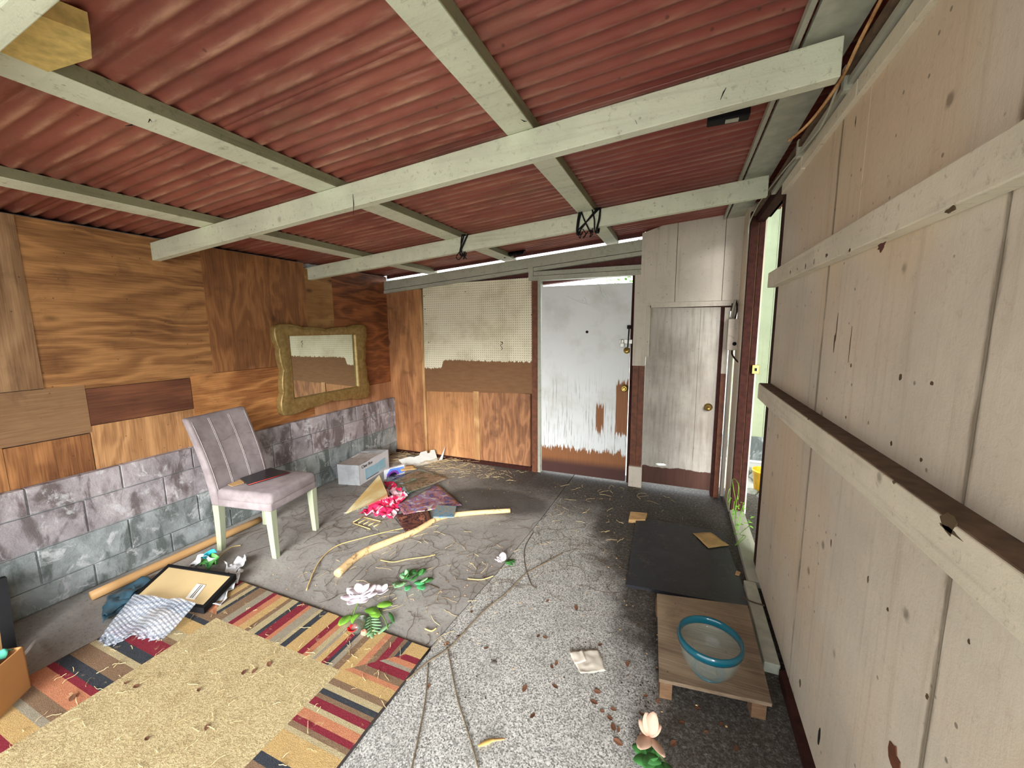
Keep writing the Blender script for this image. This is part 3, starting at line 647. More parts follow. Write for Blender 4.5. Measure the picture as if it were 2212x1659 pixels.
sheet('rag', [(P.x-.12, 3.9, P.z-.03), (P.x+.09, 3.9, P.z-.01), (P.x+.09, 4.0, P.z+.05), (P.x-.12, 4.0, P.z+.03)], 10, 8, BLACK, CTAPE, .025, 18, .02)

# cobwebs on the white door
WEB = M('cobweb_silk', .8); WEB = WEB.done(srgb(232, 236, 238))
cw = root('cobweb', (-.85, 3.99, 1.9), 'white cobweb strands drooping on the upper part of the white door', 'cobweb')
V, F = [], []
for pts in (((1290, 610), (1296, 624), (1300, 638), (1306, 648)), ((1225, 640), (1240, 648), (1258, 650), (1272, 658)), ((1290, 612), (1305, 632), (1316, 652)), ((1258, 650), (1262, 642), (1268, 655)), ((1296, 630), (1312, 634), (1320, 632)), ((1225, 640), (1250, 652), (1275, 659)), ((1300, 640), (1318, 658))):
    tube_data(smoothpts([ony(x, y, 3.99) for x, y in pts], 5), .0022, 4, V, F)
mesh('strands', V, F, WEB, cw)['kind'] = 'stuff'

# ------------------------------------------------------------------ mirror
GOLD = M('antique_gold', .4, .35); p = GOLD.pos(); g = GOLD.noise(p, 30, 4); GOLD = GOLD.done(GOLD.mix(GOLD.step(g, .3, .7), srgb(158, 134, 84), srgb(134, 110, 64)), g, .2, .003)
GLASS = M('mirror_glass', .02, 1.0).done(srgb(225, 230, 222))
mr = root('wall_mirror', (-3.34, 3.0, 1.2), 'wide mirror in a scalloped antique gold frame, hung on the plywood wall', 'mirror')
my0, my1, mz0, mz1 = 2.475, 3.56, .82, 1.615
iy0, iy1, iz0, iz1 = 2.60, 3.405, .95, 1.525
NP = 320; V = []; F = []
def rect_pt(t, y0, y1, z0, z1):
    t = (t % 1)*4; s_ = int(t); f = t-s_
    return [(y0+(y1-y0)*f, z0), (y1, z0+(z1-z0)*f), (y1-(y1-y0)*f, z1), (y0, z1-(z1-z0)*f)][s_]
rings = []
for i in range(NP):
    t = i/NP; oy, oz = rect_pt(t, my0, my1, mz0, mz1); iy, iz = rect_pt(t, iy0, iy1, iz0, iz1)
    f = (t*4) % 1; sc_ = .018*abs(math.sin(f*PI*4.0))**.6 + .022*math.cos(f*2*PI)
    cy, cz_ = (my0+my1)/2, (mz0+mz1)/2; side = int(t*4)
    dy, dz = [(0, -1), (1, 0), (0, 1), (-1, 0)][side]
    oy2, oz2 = oy+dy*(sc_-.012), oz+dz*(sc_-.012)
    L = lambda a, b, k: a+(b-a)*k
    rings.append([(-3.352, oy2, oz2), (-3.30, oy2, oz2), (-3.288, L(oy2, iy, .06), L(oz2, iz, .06)), (-3.292, L(oy2, iy, .14), L(oz2, iz, .14)), (-3.286, L(oy2, iy, .22), L(oz2, iz, .22)),
                  (-3.284, L(oy2, iy, .45), L(oz2, iz, .45)), (-3.288, L(oy2, iy, .70), L(oz2, iz, .70)), (-3.292, L(oy2, iy, .88), L(oz2, iz, .88)), (-3.290, L(oy2, iy, .95), L(oz2, iz, .95)), (-3.325, iy, iz)])
K = len(rings[0])
for rg_ in rings: V += rg_
for i in range(NP):
    for j in range(K-1):
        a_, b_ = i*K+j, ((i+1) % NP)*K+j; F.append((a_, b_, b_+1, a_+1))
mesh('frame', V, F, GOLD, mr, True)
slab('mirror_pane', [(-3.322, iy0-.005, iz0-.005), (-3.322, iy1+.005, iz0-.005), (-3.322, iy1+.005, iz1+.005), (-3.322, iy0-.005, iz1+.005)], .004, GLASS, mr, off=Vector((-1, 0, 0)))
for zc in (.84, .90): pass

# ------------------------------------------------------------------ chair
UPH = M('grey_suede', .9, 0, .2); p = UPH.obj(); g = UPH.noise(p, 9, 4, .6); UPH = UPH.done(UPH.mix(UPH.step(g, .3, .7), srgb(160, 151, 153), srgb(136, 126, 128)), UPH.noise(p, 200, 2), .15, .002)
STITCH = plain('pale_stitching', srgb(196, 188, 186), .8)
LEG = M('sage_washed_wood', .65); p = LEG.obj(); g = LEG.noise(p, (60, 60, 4), 3); LEG = LEG.done(LEG.mix(g, srgb(150, 158, 132), srgb(184, 190, 164)), g, .15, .002)
ch = root('dining_chair', (-2.795, 1.912, 0), 'grey suede upholstered dining chair with pale green wooden legs, beside the block wall', 'chair', rz=math.radians(9.5))
# local: +x forward, y sideways
def lbox(name, prof, mat, bev=0): pass
def cushion(name, x0, x1, y0, y1, z0, z1, r, mat, par, crown=.0):
    V = []; F = []; nx = ny = 8
    bm_pts = []
    o = box(name, (x0, y0, z0), (x1, y1, z1), mat, par, local=True)
    b = o.modifiers.new('b', 'BEVEL'); b.width = r; b.segments = 4
    for pl in o.data.polygons: pl.use_smooth = True
    return o
hw = .225
cushion('seat', -.215, .245, -hw, hw, .385, .475, .03, UPH, ch)
cushion('seat_apron', -.21, .24, -hw+.003, hw-.003, .345, .405, .012, UPH, ch)
# backrest: curved slab, leaning back
nz, ny = 16, 10; V = []; F = []
def backpt(t, s_, front):
    z_ = .345+t*.63
    xx = -.20-.02*t-.165*t**1.6; xx += .0 if front else -.075+.02*t
    xx += (.012*(1-(2*s_-1)**2)*-1) if front else 0
    wv = hw-.002+.012*t
    return Vector((xx, -wv+2*wv*s_, z_-(0 if front else .0)))
for front in (True, False):
    for i in range(nz+1):
        for j in range(ny+1):
            V.append(backpt(i/nz, j/ny, front))
nn_ = (nz+1)*(ny+1)
for i in range(nz):
    for j in range(ny):
        q = i*(ny+1)+j; F.append((q, q+1, q+ny+2, q+ny+1)); q += nn_; F.append((q+1, q, q+ny+1, q+ny+2))
for i in range(nz):
    q = i*(ny+1); F.append((q+nn_, q, q+ny+1, q+ny+1+nn_)); q += ny; F.append((q, q+nn_, q+ny+1+nn_, q+ny+1))
for j in range(ny):
    F.append((j+1, j, j+nn_, j+1+nn_)); q = nz*(ny+1)+j; F.append((q, q+1, q+1+nn_, q+nn_))
o = mesh('backrest', V, F, UPH, ch, True, True); b = o.modifiers.new('b', 'BEVEL'); b.width = .016; b.segments = 3; b.limit_method = 'ANGLE'; b.angle_limit = .9
bk = o
for s_ in (.055, .32, .34, .655, .675, .945):
    tube('seam', [backpt(i/24, s_, True)+Vector((.0008, 0, 0)) for i in range(4, 24)], .0014, STITCH, bk, 5, True)
for t_ in (.42, .70):
    tube('seam', [backpt(t_+.02*math.sin(k), k/12, True)+Vector((.0005, 0, 0)) for k in range(1, 12)], .0010, UPH, bk, 5, True)
def legm(x, y, top, dx, w0=.026, w1=.018):
    rows = 6; V = []; F = []
    for i in range(rows+1):
        t = i/rows; z_ = top*(1-t); xc = x+dx*t**1.8; h = w0+(w1-w0)*t
        V += [(xc-h, y-h, z_), (xc+h, y-h, z_), (xc+h, y+h, z_), (xc-h, y+h, z_)]
    for i in range(rows):
        for k in range(4): q = i*4; F.append((q+k, q+4+k, q+4+(k+1) % 4, q+(k+1) % 4))
    F += [(0, 1, 2, 3), (rows*4+3, rows*4+2, rows*4+1, rows*4)]
    o = mesh('leg', V, F, LEG, ch, False, True); b = o.modifiers.new('b', 'BEVEL'); b.width = .003; b.segments = 2
for sy in (-1, 1):
    legm(.212, sy*(hw-.027), .350, .008); legm(-.235, sy*(hw-.027), .352, -.020, .027, .019)

# black folder and envelope on the seat
c_, s_ = math.cos(math.radians(9.5)), math.sin(math.radians(9.5))
def onseat(x, y, z=.478): return Vector((-2.795+x*c_-y*s_, 1.912+x*s_+y*c_, z))
FOLD = plain('black_glossy_cover', srgb(40, 40, 44), .3); REDL = plain('red_edge', srgb(190, 60, 56), .5)
fd = root('black_book', tuple(onseat(-.05, 0.03)), 'thin black book with a red edge lying on the chair seat', 'book')
slab('cover', [onseat(-.19, -.05, .492), (onseat(-.03, -.13, .492)), (onseat(.07, .13, .492)), (onseat(-.15, .19, .492))], .012, FOLD, fd)
tube('red_spine', [onseat(-.028, -.132, .487), onseat(.072, .13, .487)], .0025, REDL, fd, 6)
BRN = plain('kraft_paper', srgb(196, 158, 108), .8)
sl = slab('paper_slip', [onseat(-.19, -.15, .483), onseat(-.13, -.17, .483), onseat(-.10, -.10, .483), onseat(-.185, -.03, .483)], .003, BRN); tag(sl, 'torn tan paper slip beside the black book on the chair', 'paper')

# ------------------------------------------------------------------ pole along the wall, stick
POLE = M('smooth_pale_pole', .55); p = POLE.pos(); g = POLE.noise(p, (30, 3, 30), 4); POLE = POLE.done(POLE.mix(g, srgb(170, 124, 76), srgb(222, 182, 128)), g, .1, .003)
a, b = at(196, 1288, .03), at(562, 1122, .03)
tag(tube('long_pole', [a+(b-a)*k/8 for k in range(9)], [.027, .028, .028, .027, .027, .026, .026, .025, .024], POLE, None, 14), 'long pale wooden pole lying along the foot of the block wall', 'pole')
STK = M('bare_peeled_stick', .7); p = STK.pos(); g = STK.noise(p, 22, 5, .7, .4); STK = STK.done(STK.mix(STK.step(g, .52, .66), srgb(224, 192, 142), srgb(146, 112, 74)), g, .3, .004)
sp = [at(x, y, .022) for x, y in ((728, 1240), (780, 1196), (850, 1166), (900, 1146), (950, 1118), (1000, 1110), (1050, 1106), (1102, 1103))]
tag(tube('bent_stick', smoothpts(sp, 5), [.026-.007*i/35 for i in range(36)], STK, None, 12), 'long bent bare stick lying across the middle of the floor', 'stick')

# ------------------------------------------------------------------ rug
RUGC = {'r': srgb(132, 48, 60), 'p': srgb(190, 128, 96), 'g': srgb(192, 162, 110), 'b': srgb(132, 108, 86), 'n': srgb(62, 66, 72), 't': srgb(180, 166, 130), 'y': srgb(154, 146, 128)}
def rugmat(n_, c, k=1.0):
    m = M('rug_'+n_, .95, 0, .1); p = m.pos(); g = m.noise(p, 300, 3, .7); g2 = m.noise(p, 25, 4, .7)
    c2 = m.mix(m.step(g, .3, .7), tuple(x*.72 for x in c[:3])+(1,), tuple(min(1, x*1.15) for x in c[:3])+(1,))
    c2 = m.mix(m.mt('MULTIPLY', m.step(g2, .60, .72), .4), c2, srgb(206, 186, 140)); return m.done(c2, m.mt('ADD', g, g2), .6, .006)
RM = {k_: rugmat(k_, c) for k_, c in RUGC.items()}
m = M('rug_centre_pile', .95, 0, .1); p = m.pos(); g = m.noise(p, 130, 4, .7, .3); g2 = m.noise(p, 9, 5, .7)
c = m.mix(m.step(g, .35, .65), srgb(166, 148, 108), srgb(204, 188, 146)); c = m.mix(m.mt('MULTIPLY', m.step(g2, .45, .7), .4), c, srgb(154, 132, 92))
sk = m.vor(p, 30)[0]; c = m.mix(m.mt('MULTIPLY', m.step(sk, .08, .04), .8), c, srgb(70, 50, 34))
RM['c'] = m.done(c, m.mt('ADD', g, m.mt('MULTIPLY', g2, .8)), .7, .008)
rx0, rx1, ry0, ry1 = -2.70, -1.075, -.55, 1.472; ix0, ix1, iy1_ = -2.29, -1.385, 1.205
keys = list(RM); V = []; F = []; fm = []
def quad(P, key, z=.012):
    n = len(V); V.extend([(x, y, z) for x, y in P]); F.append(tuple(range(n, n+len(P)))); fm.append(keys.index(key))
def edgeX(px): return at(px, 1265+(px-520)*135/407).x
topseq = [(495, 'b'), (512, 'r'), (519, 'b'), (524, 'g'), (535, 'b'), (542, 't'), (550, 'n'), (556, 'b'), (573, 'y'), (587, 'r'), (596, 'p'), (608, 'g'), (622, 'b'), (630, 't'), (643, 'n'), (650, 'r'), (666, 'p'), (674, 'y'), (690, 't'), (697, 'n'), (708, 'g'), (733, 'r'), (744, 'p'), (754, 't'), (764, 'y'), (770, 'g'), (782, 'r'), (790, 'n'), (796, 'y'), (806, 'b'), (818, 'g'), (838, 'p'), (850, 'b'), (862, 'r'), (876, 'b'), (884, 'n'), (893, 'g'), (927, None)]
xs = [(edgeX(px), k_) for px, k_ in topseq]
lf = ['g', 'n', 't', 'r', 'b', 'p', 'y', 'r', 'n', 'g', 't', 'b', 'r']; pre = []; xx = rx0
while xx < xs[0][0]-.001:
    pre.append((xx, lf[len(pre) % len(lf)])); xx += .03 + .02*((len(pre)*7) % 3)
xs = [q for q in pre if q[0] < xs[0][0]] + xs
xs = xs[:-1]+[(rx1, None)]
def ylow(x):
    if x < ix0: return iy1_ + (ix0-x)/(ix0-rx0)*(ry1-iy1_)
    if x > ix1: return iy1_ + (x-ix1)/(rx1-ix1)*(ry1-iy1_)
    return iy1_
for (xa, k_), (xb, _) in zip(xs, xs[1:]):
    cuts = [xa]+[c_2 for c_2 in (ix0, ix1) if xa < c_2 < xb]+[xb]
    for a_, b_ in zip(cuts, cuts[1:]): quad([(a_, ylow(a_)), (b_, ylow(b_)), (b_, ry1), (a_, ry1)], k_)
rs = [(840, 'g'), (1, 0)]
rightpx = [(925, 1400, 'g'), (902, 1427, 'r'), (895, 1439, 'p'), (886, 1449, 'y'), (880, 1456, 'r'), (868, 1473, 'b'), (858, 1487, 'p'), (850, 1496, 'g'), (832, 1518, 'b'), (822, 1531, 't'), (812, 1543, 'n'), (803, 1554, 'b'), (795, 1563, 'r'), (784, 1580, 't'), (776, 1591, 'p'), (762, 1610, 'r'), (750, 1622, 'b'), (742, 1634, 't'), (735, 1645, 'g')]
ysq = [(at(x, y).y, k_) for x, y, k_ in rightpx] ; ysq[0] = (ry1, 'g')
yl = ysq[-1][0]-.09; seq2 = ['n', 'b', 't', 'r', 'p', 'y', 'g', 'b', 'r', 't', 'n', 'g', 'p', 'b']; i = 0
while yl > ry0:
    ysq.append((yl, seq2[i % 14])); yl -= .035+.03*((i*5) % 3); i += 1
ysq.append((ry0, None))
def xin(y): return ix1 + max(0, (y-iy1_)/(ry1-iy1_))*(rx1-ix1)
def xinL(y): return ix0 - max(0, (y-iy1_)/(ry1-iy1_))*(ix0-rx0)
for (ya, k_), (yb_, _) in zip(ysq, ysq[1:]):
    cuts = [ya]+([iy1_] if yb_ < iy1_ < ya else [])+[yb_]
    for a_, b_ in zip(cuts, cuts[1:]):
        quad([(xin(b_), b_), (rx1, b_), (rx1, a_), (xin(a_), a_)], k_)
lseq = ['b', 'g', 't', 'r', 'p', 'b', 'n', 'g', 't', 'b', 'r', 'n', 't', 'b', 'n', 'r', 'p', 'b', 'y', 'g', 'r', 'p']; y_ = ry1; i = 0
while y_ > ry0:
    y2 = max(ry0, y_-(.028+.022*((i*5) % 3))); k_ = lseq[i % 22]
    cuts = [y_]+([iy1_] if y2 < iy1_ < y_ else [])+[y2]
    for a_, b_ in zip(cuts, cuts[1:]): quad([(rx0, b_), (xinL(b_), b_), (xinL(a_), a_), (rx0, a_)], k_)
    y_ = y2; i += 1
quad([(ix0, ry0), (ix1, ry0), (ix1, iy1_), (ix0, iy1_)], 'c')
rug = root('striped_rug', (-1.9, .5, 0), 'large tan rug with a mitred border of red, gold, brown and navy stripes', 'rug')
mesh('pile', V, F, None, rug, mats=[RM[k_] for k_ in keys], fm=fm)
BIND = plain('dark_rug_binding', srgb(52, 44, 44), .9)
for (a_, b_) in (((rx0, ry1), (rx1, ry1)), ((rx1, ry1), (rx1, ry0)), ((rx0, ry0), (rx0, ry1))):
    a_, b_ = Vector((a_[0], a_[1], .006)), Vector((b_[0], b_[1], .006)); tube('binding', [a_+(b_-a_)*k/20+Vector((0, 0, .001*math.sin(k*2))) for k in range(21)], .0065, BIND, rug, 6)

# ------------------------------------------------------------------ picture frame, bubble wrap, bags by the rug
TAN = plain('tan_backing_board', srgb(208, 184, 136), .75, var=.06, k=6)
pf = root('picture_frame', (-2.8, 1.3, 0), 'picture frame lying face down, black edge and tan backing board, beside the rug', 'picture frame')
zf = .075
A, B_, C_, D_ = at(364, 1218, zf+.02), at(510, 1240, zf+.01), at(440, 1314, zf-.02), at(284, 1290, zf-.01)
def quadframe(par):
    cen = (A+B_+C_+D_)/4
    for P0, P1 in ((A, B_), (B_, C_), (C_, D_), (D_, A)):
        d_ = (P1-P0).normalized(); n_ = d_.cross(Vector((0, 0, 1))).normalized()
        if (cen-P0).dot(n_) < 0: n_ = -n_
        slab('frame_rail', [P0, P1, P1+n_*.022-d_*.022, P0+n_*.022+d_*.022], .035, BLACK, par)
quadframe(pf)
dz = Vector((0, 0, -.004)); cen = (A+B_+C_+D_)/4
slab('backing_board', [p_+(cen-p_)*.07+dz for p_ in (A, B_, C_, D_)], .006, TAN, pf)
def frp(u, v): return (A*(1-u)+B_*u)*(1-v)+(D_*(1-u)+C_*u)*v
LABW = plain('white_label', srgb(232, 232, 226), .6, var=.03)
slab('label_sticker', [frp(.63, .42)+Vector((0, 0, -.001)), frp(.755, .42)+Vector((0, 0, -.001)), frp(.79, .82)+Vector((0, 0, -.001)), frp(.665, .82)+Vector((0, 0, -.001))], .0015, LABW, pf)
for u in (.69, .715):
    slab('label_line', [frp(u, .44), frp(u+.008, .44), frp(u+.03, .80), frp(u+.022, .80)], .0012, BLACK, pf)
BUB = M('bubble_wrap', .12, 0, .6); p = BUB.pos(); v = BUB.vor(p, 66, rand=.12)[0]
BUB.b.inputs['Alpha'].default_value = .34
BUB = BUB.done(BUB.mix(BUB.step(v, .25, .55), srgb(238, 244, 252), srgb(170, 182, 200)), BUB.mt('SUBTRACT', 1, v), 1.0, .008)
bw = root('bubble_wrap', (-2.7, 1.0, 0), 'sheet of clear bubble wrap spilling from under the picture frame onto the rug', 'bubble wrap')
nu, nv = 44, 30; V = []; F = []
Tl, Tr, Br, Bl = at(290, 1289, .095), at(425, 1305, .085), at(352, 1382, .025), at(212, 1392, .02)
for j in range(nv+1):
    for i in range(nu+1):
        u, v_ = i/nu, j/nv
        p_ = (Tl*(1-u)+Tr*u)*(1-v_)+(Bl*(1-u)+Br*u)*v_
        p_ += Vector((0, 0, .028*math.sin(u*9+v_*3)*(.3+.7*v_)*.6+.02*mn.noise(p_*9)+.012))
        if v_ > .93: p_ += Vector((.012*math.sin(i*1.3), .012*math.sin(i*2.1), 0))
        V.append(p_)
for j in range(nv):
    for i in range(nu): q = j*(nu+1)+i; F.append((q, q+1, q+nu+2, q+nu+1))
o = mesh('wrap_sheet', V, F, BUB, bw, True); s = o.modifiers.new('s', 'SOLIDIFY'); s.thickness = .004
BLUE = plain('dark_blue_plastic', srgb(56, 88, 104), .3, var=.3, k=12)
bl_ = root('blue_bag', (-3.05, 1.1, 0), 'dark blue plastic bag crumpled beneath the picture frame', 'bag')
sheet('film', [at(232, 1290, .01), at(318, 1245, .03), at(325, 1262, .02), at(228, 1345, .01)], 20, 10, BLUE, bl_, .03, 11, .003, 3)
sheet('film', [at(222, 1312, .01), at(292, 1268, .035), at(300, 1285, .02), at(222, 1350, .01)], 20, 10, BLUE, bl_, .02, 14, .003, 5)
WHITEP = plain('white_plastic', srgb(232, 234, 238), .35, var=.06)
wbag = root('white_plastic_bag', (-2.5, 1.4, 0), 'crumpled white plastic bag trailing behind the picture frame', 'plastic bag')
sheet('film', [at(480, 1228, .01), at(532, 1205, .02), at(534, 1222, .02), at(500, 1250, .01)], 18, 12, WHITEP, wbag, .05, 16, .002, 7)
sheet('film', [at(510, 1240, .02), at(530, 1235, .01), at(478, 1312, .008), at(452, 1316, .008)], 10, 24, WHITEP, wbag, .035, 14, .002, 2)
CY = plain('cyan_plastic', srgb(60, 190, 214), .35); GRB = plain('green_wrapper', srgb(86, 150, 74), .4)
gb = root('crumpled_wrapper', (-2.75, 1.6, 0), 'small crumpled cyan, white and green wrapper behind the picture frame', 'wrapper')
a = at(445, 1224, .02)
sheet('film', [a+Vector((-.10, -.04, .0)), a+Vector((.0, -.05, .0)), a+Vector((.02, .05, .02)), a+Vector((-.06, .06, .02))], 10, 10, WHITEP, gb, .055, 16, .002, 1)
sheet('film', [a+Vector((-.06, .0, .05)), a+Vector((.02, .0, .05)), a+Vector((.03, .06, .05)), a+Vector((-.04, .06, .05))], 8, 8, CY, gb, .04, 18, .002, 4)
sheet('film', [a+Vector((-.01, -.03, .02)), a+Vector((.09, -.03, .0)), a+Vector((.07, .05, .01)), a+Vector((.0, .05, .03))], 8, 8, GRB, gb, .045, 16, .002, 8)

# ------------------------------------------------------------------ cardboard box at the left edge
CARD = plain('brown_cardboard', srgb(196, 142, 88), .8, var=.06, k=8)
cbx = root('cardboard_box', (-2.8, .4, 0), 'open brown cardboard box standing on the rug at the left edge of the picture', 'box')
k0, k1 = at(67, 1480, .02), at(-60, 1600, .02)
f0 = k0; f1 = Vector((f0.x+.02, -.05, .02)); 
P0 = Vector((k0.x, k0.y, .014)); P1 = Vector((P0.x+.12, P0.y-.15, .014)); dirb = (P1-P0).normalized(); nb = Vector((-dirb.y, dirb.x, 0)); nb = -nb if nb.x > 0 else nb
HB = .20; W_ = .40
def wallb(a_, b_, h=HB, nm='side'): slab(nm, [a_, b_, b_+Vector((0, 0, h)), a_+Vector((0, 0, h))], .005, CARD, cbx, off=(b_-a_).cross(Vector((0, 0, 1))).normalized())
P2 = P1+nb*W_; P3 = P0+nb*W_
for a_, b_ in ((P0, P1), (P1, P2), (P2, P3), (P3, P0)): wallb(a_, b_)
slab('bottom', [P0, P1, P2, P3], .004, CARD, cbx)
slab('flap', [P3+Vector((0, 0, HB)), P2+Vector((0, 0, HB)), P2+nb*.06+Vector((0, 0, HB+.14)), P3+nb*.06+Vector((0, 0, HB+.14))], .005, CARD, cbx)
TEAL = plain('teal_fabric', srgb(70, 150, 128), .8, var=.3)
tl = root('teal_cloth', tuple(P0+Vector((-.1, -.15, .15))), 'crumpled teal cloth inside the cardboard box at the left edge', 'cloth')
sheet('fabric', [P0+nb*.03+Vector((0, 0, HB-.01)), P1+nb*.03+Vector((0, 0, HB-.01)), P1+nb*.3+Vector((0, 0, HB-.02)), P0+nb*.3+Vector((0, 0, HB-.03))], 24, 16, TEAL, tl, .03, 14, .003, 3)
bp = root('leaning_board', (-3.15, .5, 0), 'black edged brown panel leaning by the wall at the left edge', 'panel')
Q0, Q1 = onx(28, 1385, -3.05), onx(-5, 1300, -3.22)
qa, qb = at(36, 1395, 0), at(-10, 1300, .0)
slab('board', [Vector((-3.02, .66, .0)), Vector((-3.14, -.3, 0)), Vector((-3.28, -.3, .42)), Vector((-3.22, .72, .30))], .02, BRN, bp, off=Vector((-1, 0, 0)))
slab('edge_strip', [Vector((-3.00, .69, .0)), Vector((-3.02, .65, 0)), Vector((-3.22, .71, .31)), Vector((-3.20, .75, .31))], .03, BLACK, bp, off=Vector((-1, 0, 0)))
ws = root('white_stick', tuple(at(60, 1410, .0)), 'short white strip propped against the corner of the cardboard box', 'strip')
a, b = at(54, 1412, .10), at(76, 1384, .02)
tube('strip', [a, b], .007, WHITEP, ws, 6)

# ------------------------------------------------------------------ boxes and papers by the back left corner
BOXG = M('shiny_grey_carton', .3); p = BOXG.pos(); g = BOXG.noise(p, 9, 4, .6, .5); BOXG = BOXG.done(BOXG.mix(BOXG.step(g, .4, .65), srgb(176, 180, 184), srgb(156, 160, 164)), g, .2, .01)
BOXW = plain('white_carton', srgb(222, 224, 230), .5, var=.03); BOXT = plain('dusty_carton_top', srgb(168, 160, 154), .8, var=.15)
b0, b1, b2 = at(731, 1046), at(778, 1049), at(841, 1010)
h = .215
b3 = b0+(b2-b1); upv = Vector((0, 0, h))
bx = root('printed_carton', tuple((b0+b2)/2), 'white and grey carton with a light blue printed panel, against the block wall', 'box')
e = Vector((0, 0, 0))
slab('end_face', [b0, b1, b1+upv, b0+upv], .004, BOXG, bx, off=(b2-b1).normalized())
slab('front_face', [b1, b2, b2+upv, b1+upv], .004, BOXW, bx, off=(b0-b1).normalized())
slab('back_face', [b0, b3, b3+upv, b0+upv], .004, BOXW, bx, off=(b1-b0).normalized())
slab('far_face', [b3, b2, b2+upv, b3+upv], .004, BOXG, bx, off=(b1-b2).normalized())
def bxt(u, v): return b0+(b1-b0)*u+(b3-b0)*v+upv
slab('top_flap', [bxt(0, 0), bxt(1, 0), bxt(1, .36), bxt(0, .40)], .003, BOXT, bx)
slab('top_flap', [bxt(0, .42)+Vector((0, 0, -.02)), bxt(1, .38)+Vector((0, 0, -.02)), bxt(1, .74), bxt(0, .70)], .003, BOXT, bx)
slab('top_flap', [bxt(0, .72)+Vector((0, 0, .012)), bxt(.9, .76)+Vector((0, 0, -.015)), bxt(1, 1), bxt(0, 1)], .003, BOXG, bx)
LB = M('light_blue_print', .4); p = LB.pos(); g = LB.noise(p, 12, 3); LB = LB.done(LB.mix(g, srgb(120, 186, 214), srgb(196, 222, 234)))
nf = (b1-b0).normalized(); uf = (b2-b1)
def fpt(u, z_): return b1+uf*u+Vector((0, 0, z_*h))+nf*.0015
slab('blue_panel', [fpt(.17, .14), fpt(.86, .16), fpt(.86, .70), fpt(.55, .62), (fpt(.17, .66))], .001, LB, bx, off=-nf)
slab('dark_line', [fpt(.2, .10), fpt(.62, .10), fpt(.62, .13), fpt(.2, .13)], .001, BLACK, bx, off=-nf)
def text(body, mat, size, O, xd, yd, par, name='lettering'):
    cu = bpy.data.curves.new(name, 'FONT'); cu.body = body; cu.size = size; cu.extrude = .0004
    o = bpy.data.objects.new(name, cu); COL.objects.link(o); bpy.context.view_layer.update()
    me = bpy.data.meshes.new_from_object(o); bpy.data.objects.remove(o)
    xd = xd.normalized(); yd = yd.normalized(); zd = xd.cross(yd)
    me.transform(Matrix(((xd.x, yd.x, zd.x, O.x), (xd.y, yd.y, zd.y, O.y), (xd.z, yd.z, zd.z, O.z), (0, 0, 0, 1))))
    me.materials.append(mat); return link(name, me, par)
text('Clear Box', BLACK, .046, fpt(.07, .76)+nf*.001, uf, Vector((0, 0, 1)), bx)

WHC = plain('white_card_insert', srgb(206, 208, 204), .6, var=.05)
ci = root('torn_card_insert', tuple(at(900, 1008)), 'notched white cardboard insert leaning by the plywood, behind the heap of prints', 'card insert')
def ipt(x, y, z_): return at(x, y, z_)
base0, base1 = at(880, 1013, .0), at(946, 996, .0)
ud = base1-base0; vd = Vector((-.06, .10, .115))
prof = [(0, 0), (1, 0), (.88, 1.0), (.74, 1.05), (.72, .86), (.64, .84), (.60, 1.08), (.40, 1.06), (.36, .86), (.20, .80), (.05, .92), (-.30, .88)]
slab('card', [base0+ud*u+vd*v for u, v in prof], .003, WHC, ci, off=Vector((0, 1, 0)))
slab('folded_tab', [base1, base1+Vector((.05, .02, .02)), base1+Vector((.06, .08, .17)), base1+Vector((.02, .04, .05))], .003, WHC, ci, off=Vector((0, 1, 0)))

def artmat(name, stops, k=14, seed=0, rough=.25):
    m = M(name, rough, 0, .5); p = m.pos(); wob = m.vm('ADD', p, m.vm('MULTIPLY', m.noisec(p, 7, 3, (seed, 2, 1)), (.12, .12, .12)))
    n = m.noise(wob, k, 5, .7, 1.0, (seed, seed*2, 0)); n2 = m.noise(p, 90, 3, .8)
    t = m.mt('ADD', n, m.mt('MULTIPLY_ADD', n2, .14, -.07)); cs = [(.30+.40*i/(len(stops)-1), c) for i, c in enumerate(stops)]
    return m.done(m.ramp(t, cs), n, .05, .002)
def print_sheet(name, px, zl, mat, label, cat='print', amp=.006, seed=0, backs=None, th=.0015):
    r_ = root(name, tuple(at(px[0][0], px[0][1], 0)), label, cat)
    sheet('paper', [at(x, y, z_) for (x, y), z_ in zip(px, zl)], 14, 10, mat, r_, amp, 9, th, seed, .002); return r_
print_sheet('painting_print', ((838, 1040), (905, 1012), (968, 1034), (878, 1068)), (.035, .03, .045, .04), artmat('mossy_print', [srgb(36, 44, 36), srgb(78, 84, 60), srgb(150, 128, 110), srgb(60, 66, 52), srgb(110, 140, 120), srgb(176, 196, 196)], 6, 2), 'glossy dark green and brown landscape print topping the paper heap', seed=3)
print_sheet('painting_print', ((858, 1092), (944, 1046), (998, 1092), (872, 1112)), (.05, .035, .02, .03), artmat('violet_print', [srgb(34, 40, 78), srgb(92, 104, 168), srgb(50, 60, 112), srgb(170, 108, 88), srgb(104, 112, 176), srgb(206, 180, 130), srgb(120, 190, 210)], 7, 5), 'glossy violet, blue and orange print in the middle of the paper heap', seed=5)
print_sheet('painting_print', ((854, 1114), (920, 1094), (936, 1132), (876, 1150)), (.02, .03, .012, .01), artmat('dark_plum_print', [srgb(22, 18, 26), srgb(50, 38, 50), srgb(120, 76, 62), srgb(30, 26, 42), srgb(170, 110, 84), srgb(84, 76, 130)], 6, 8), 'dark plum and copper print at the near edge of the paper heap', seed=7)
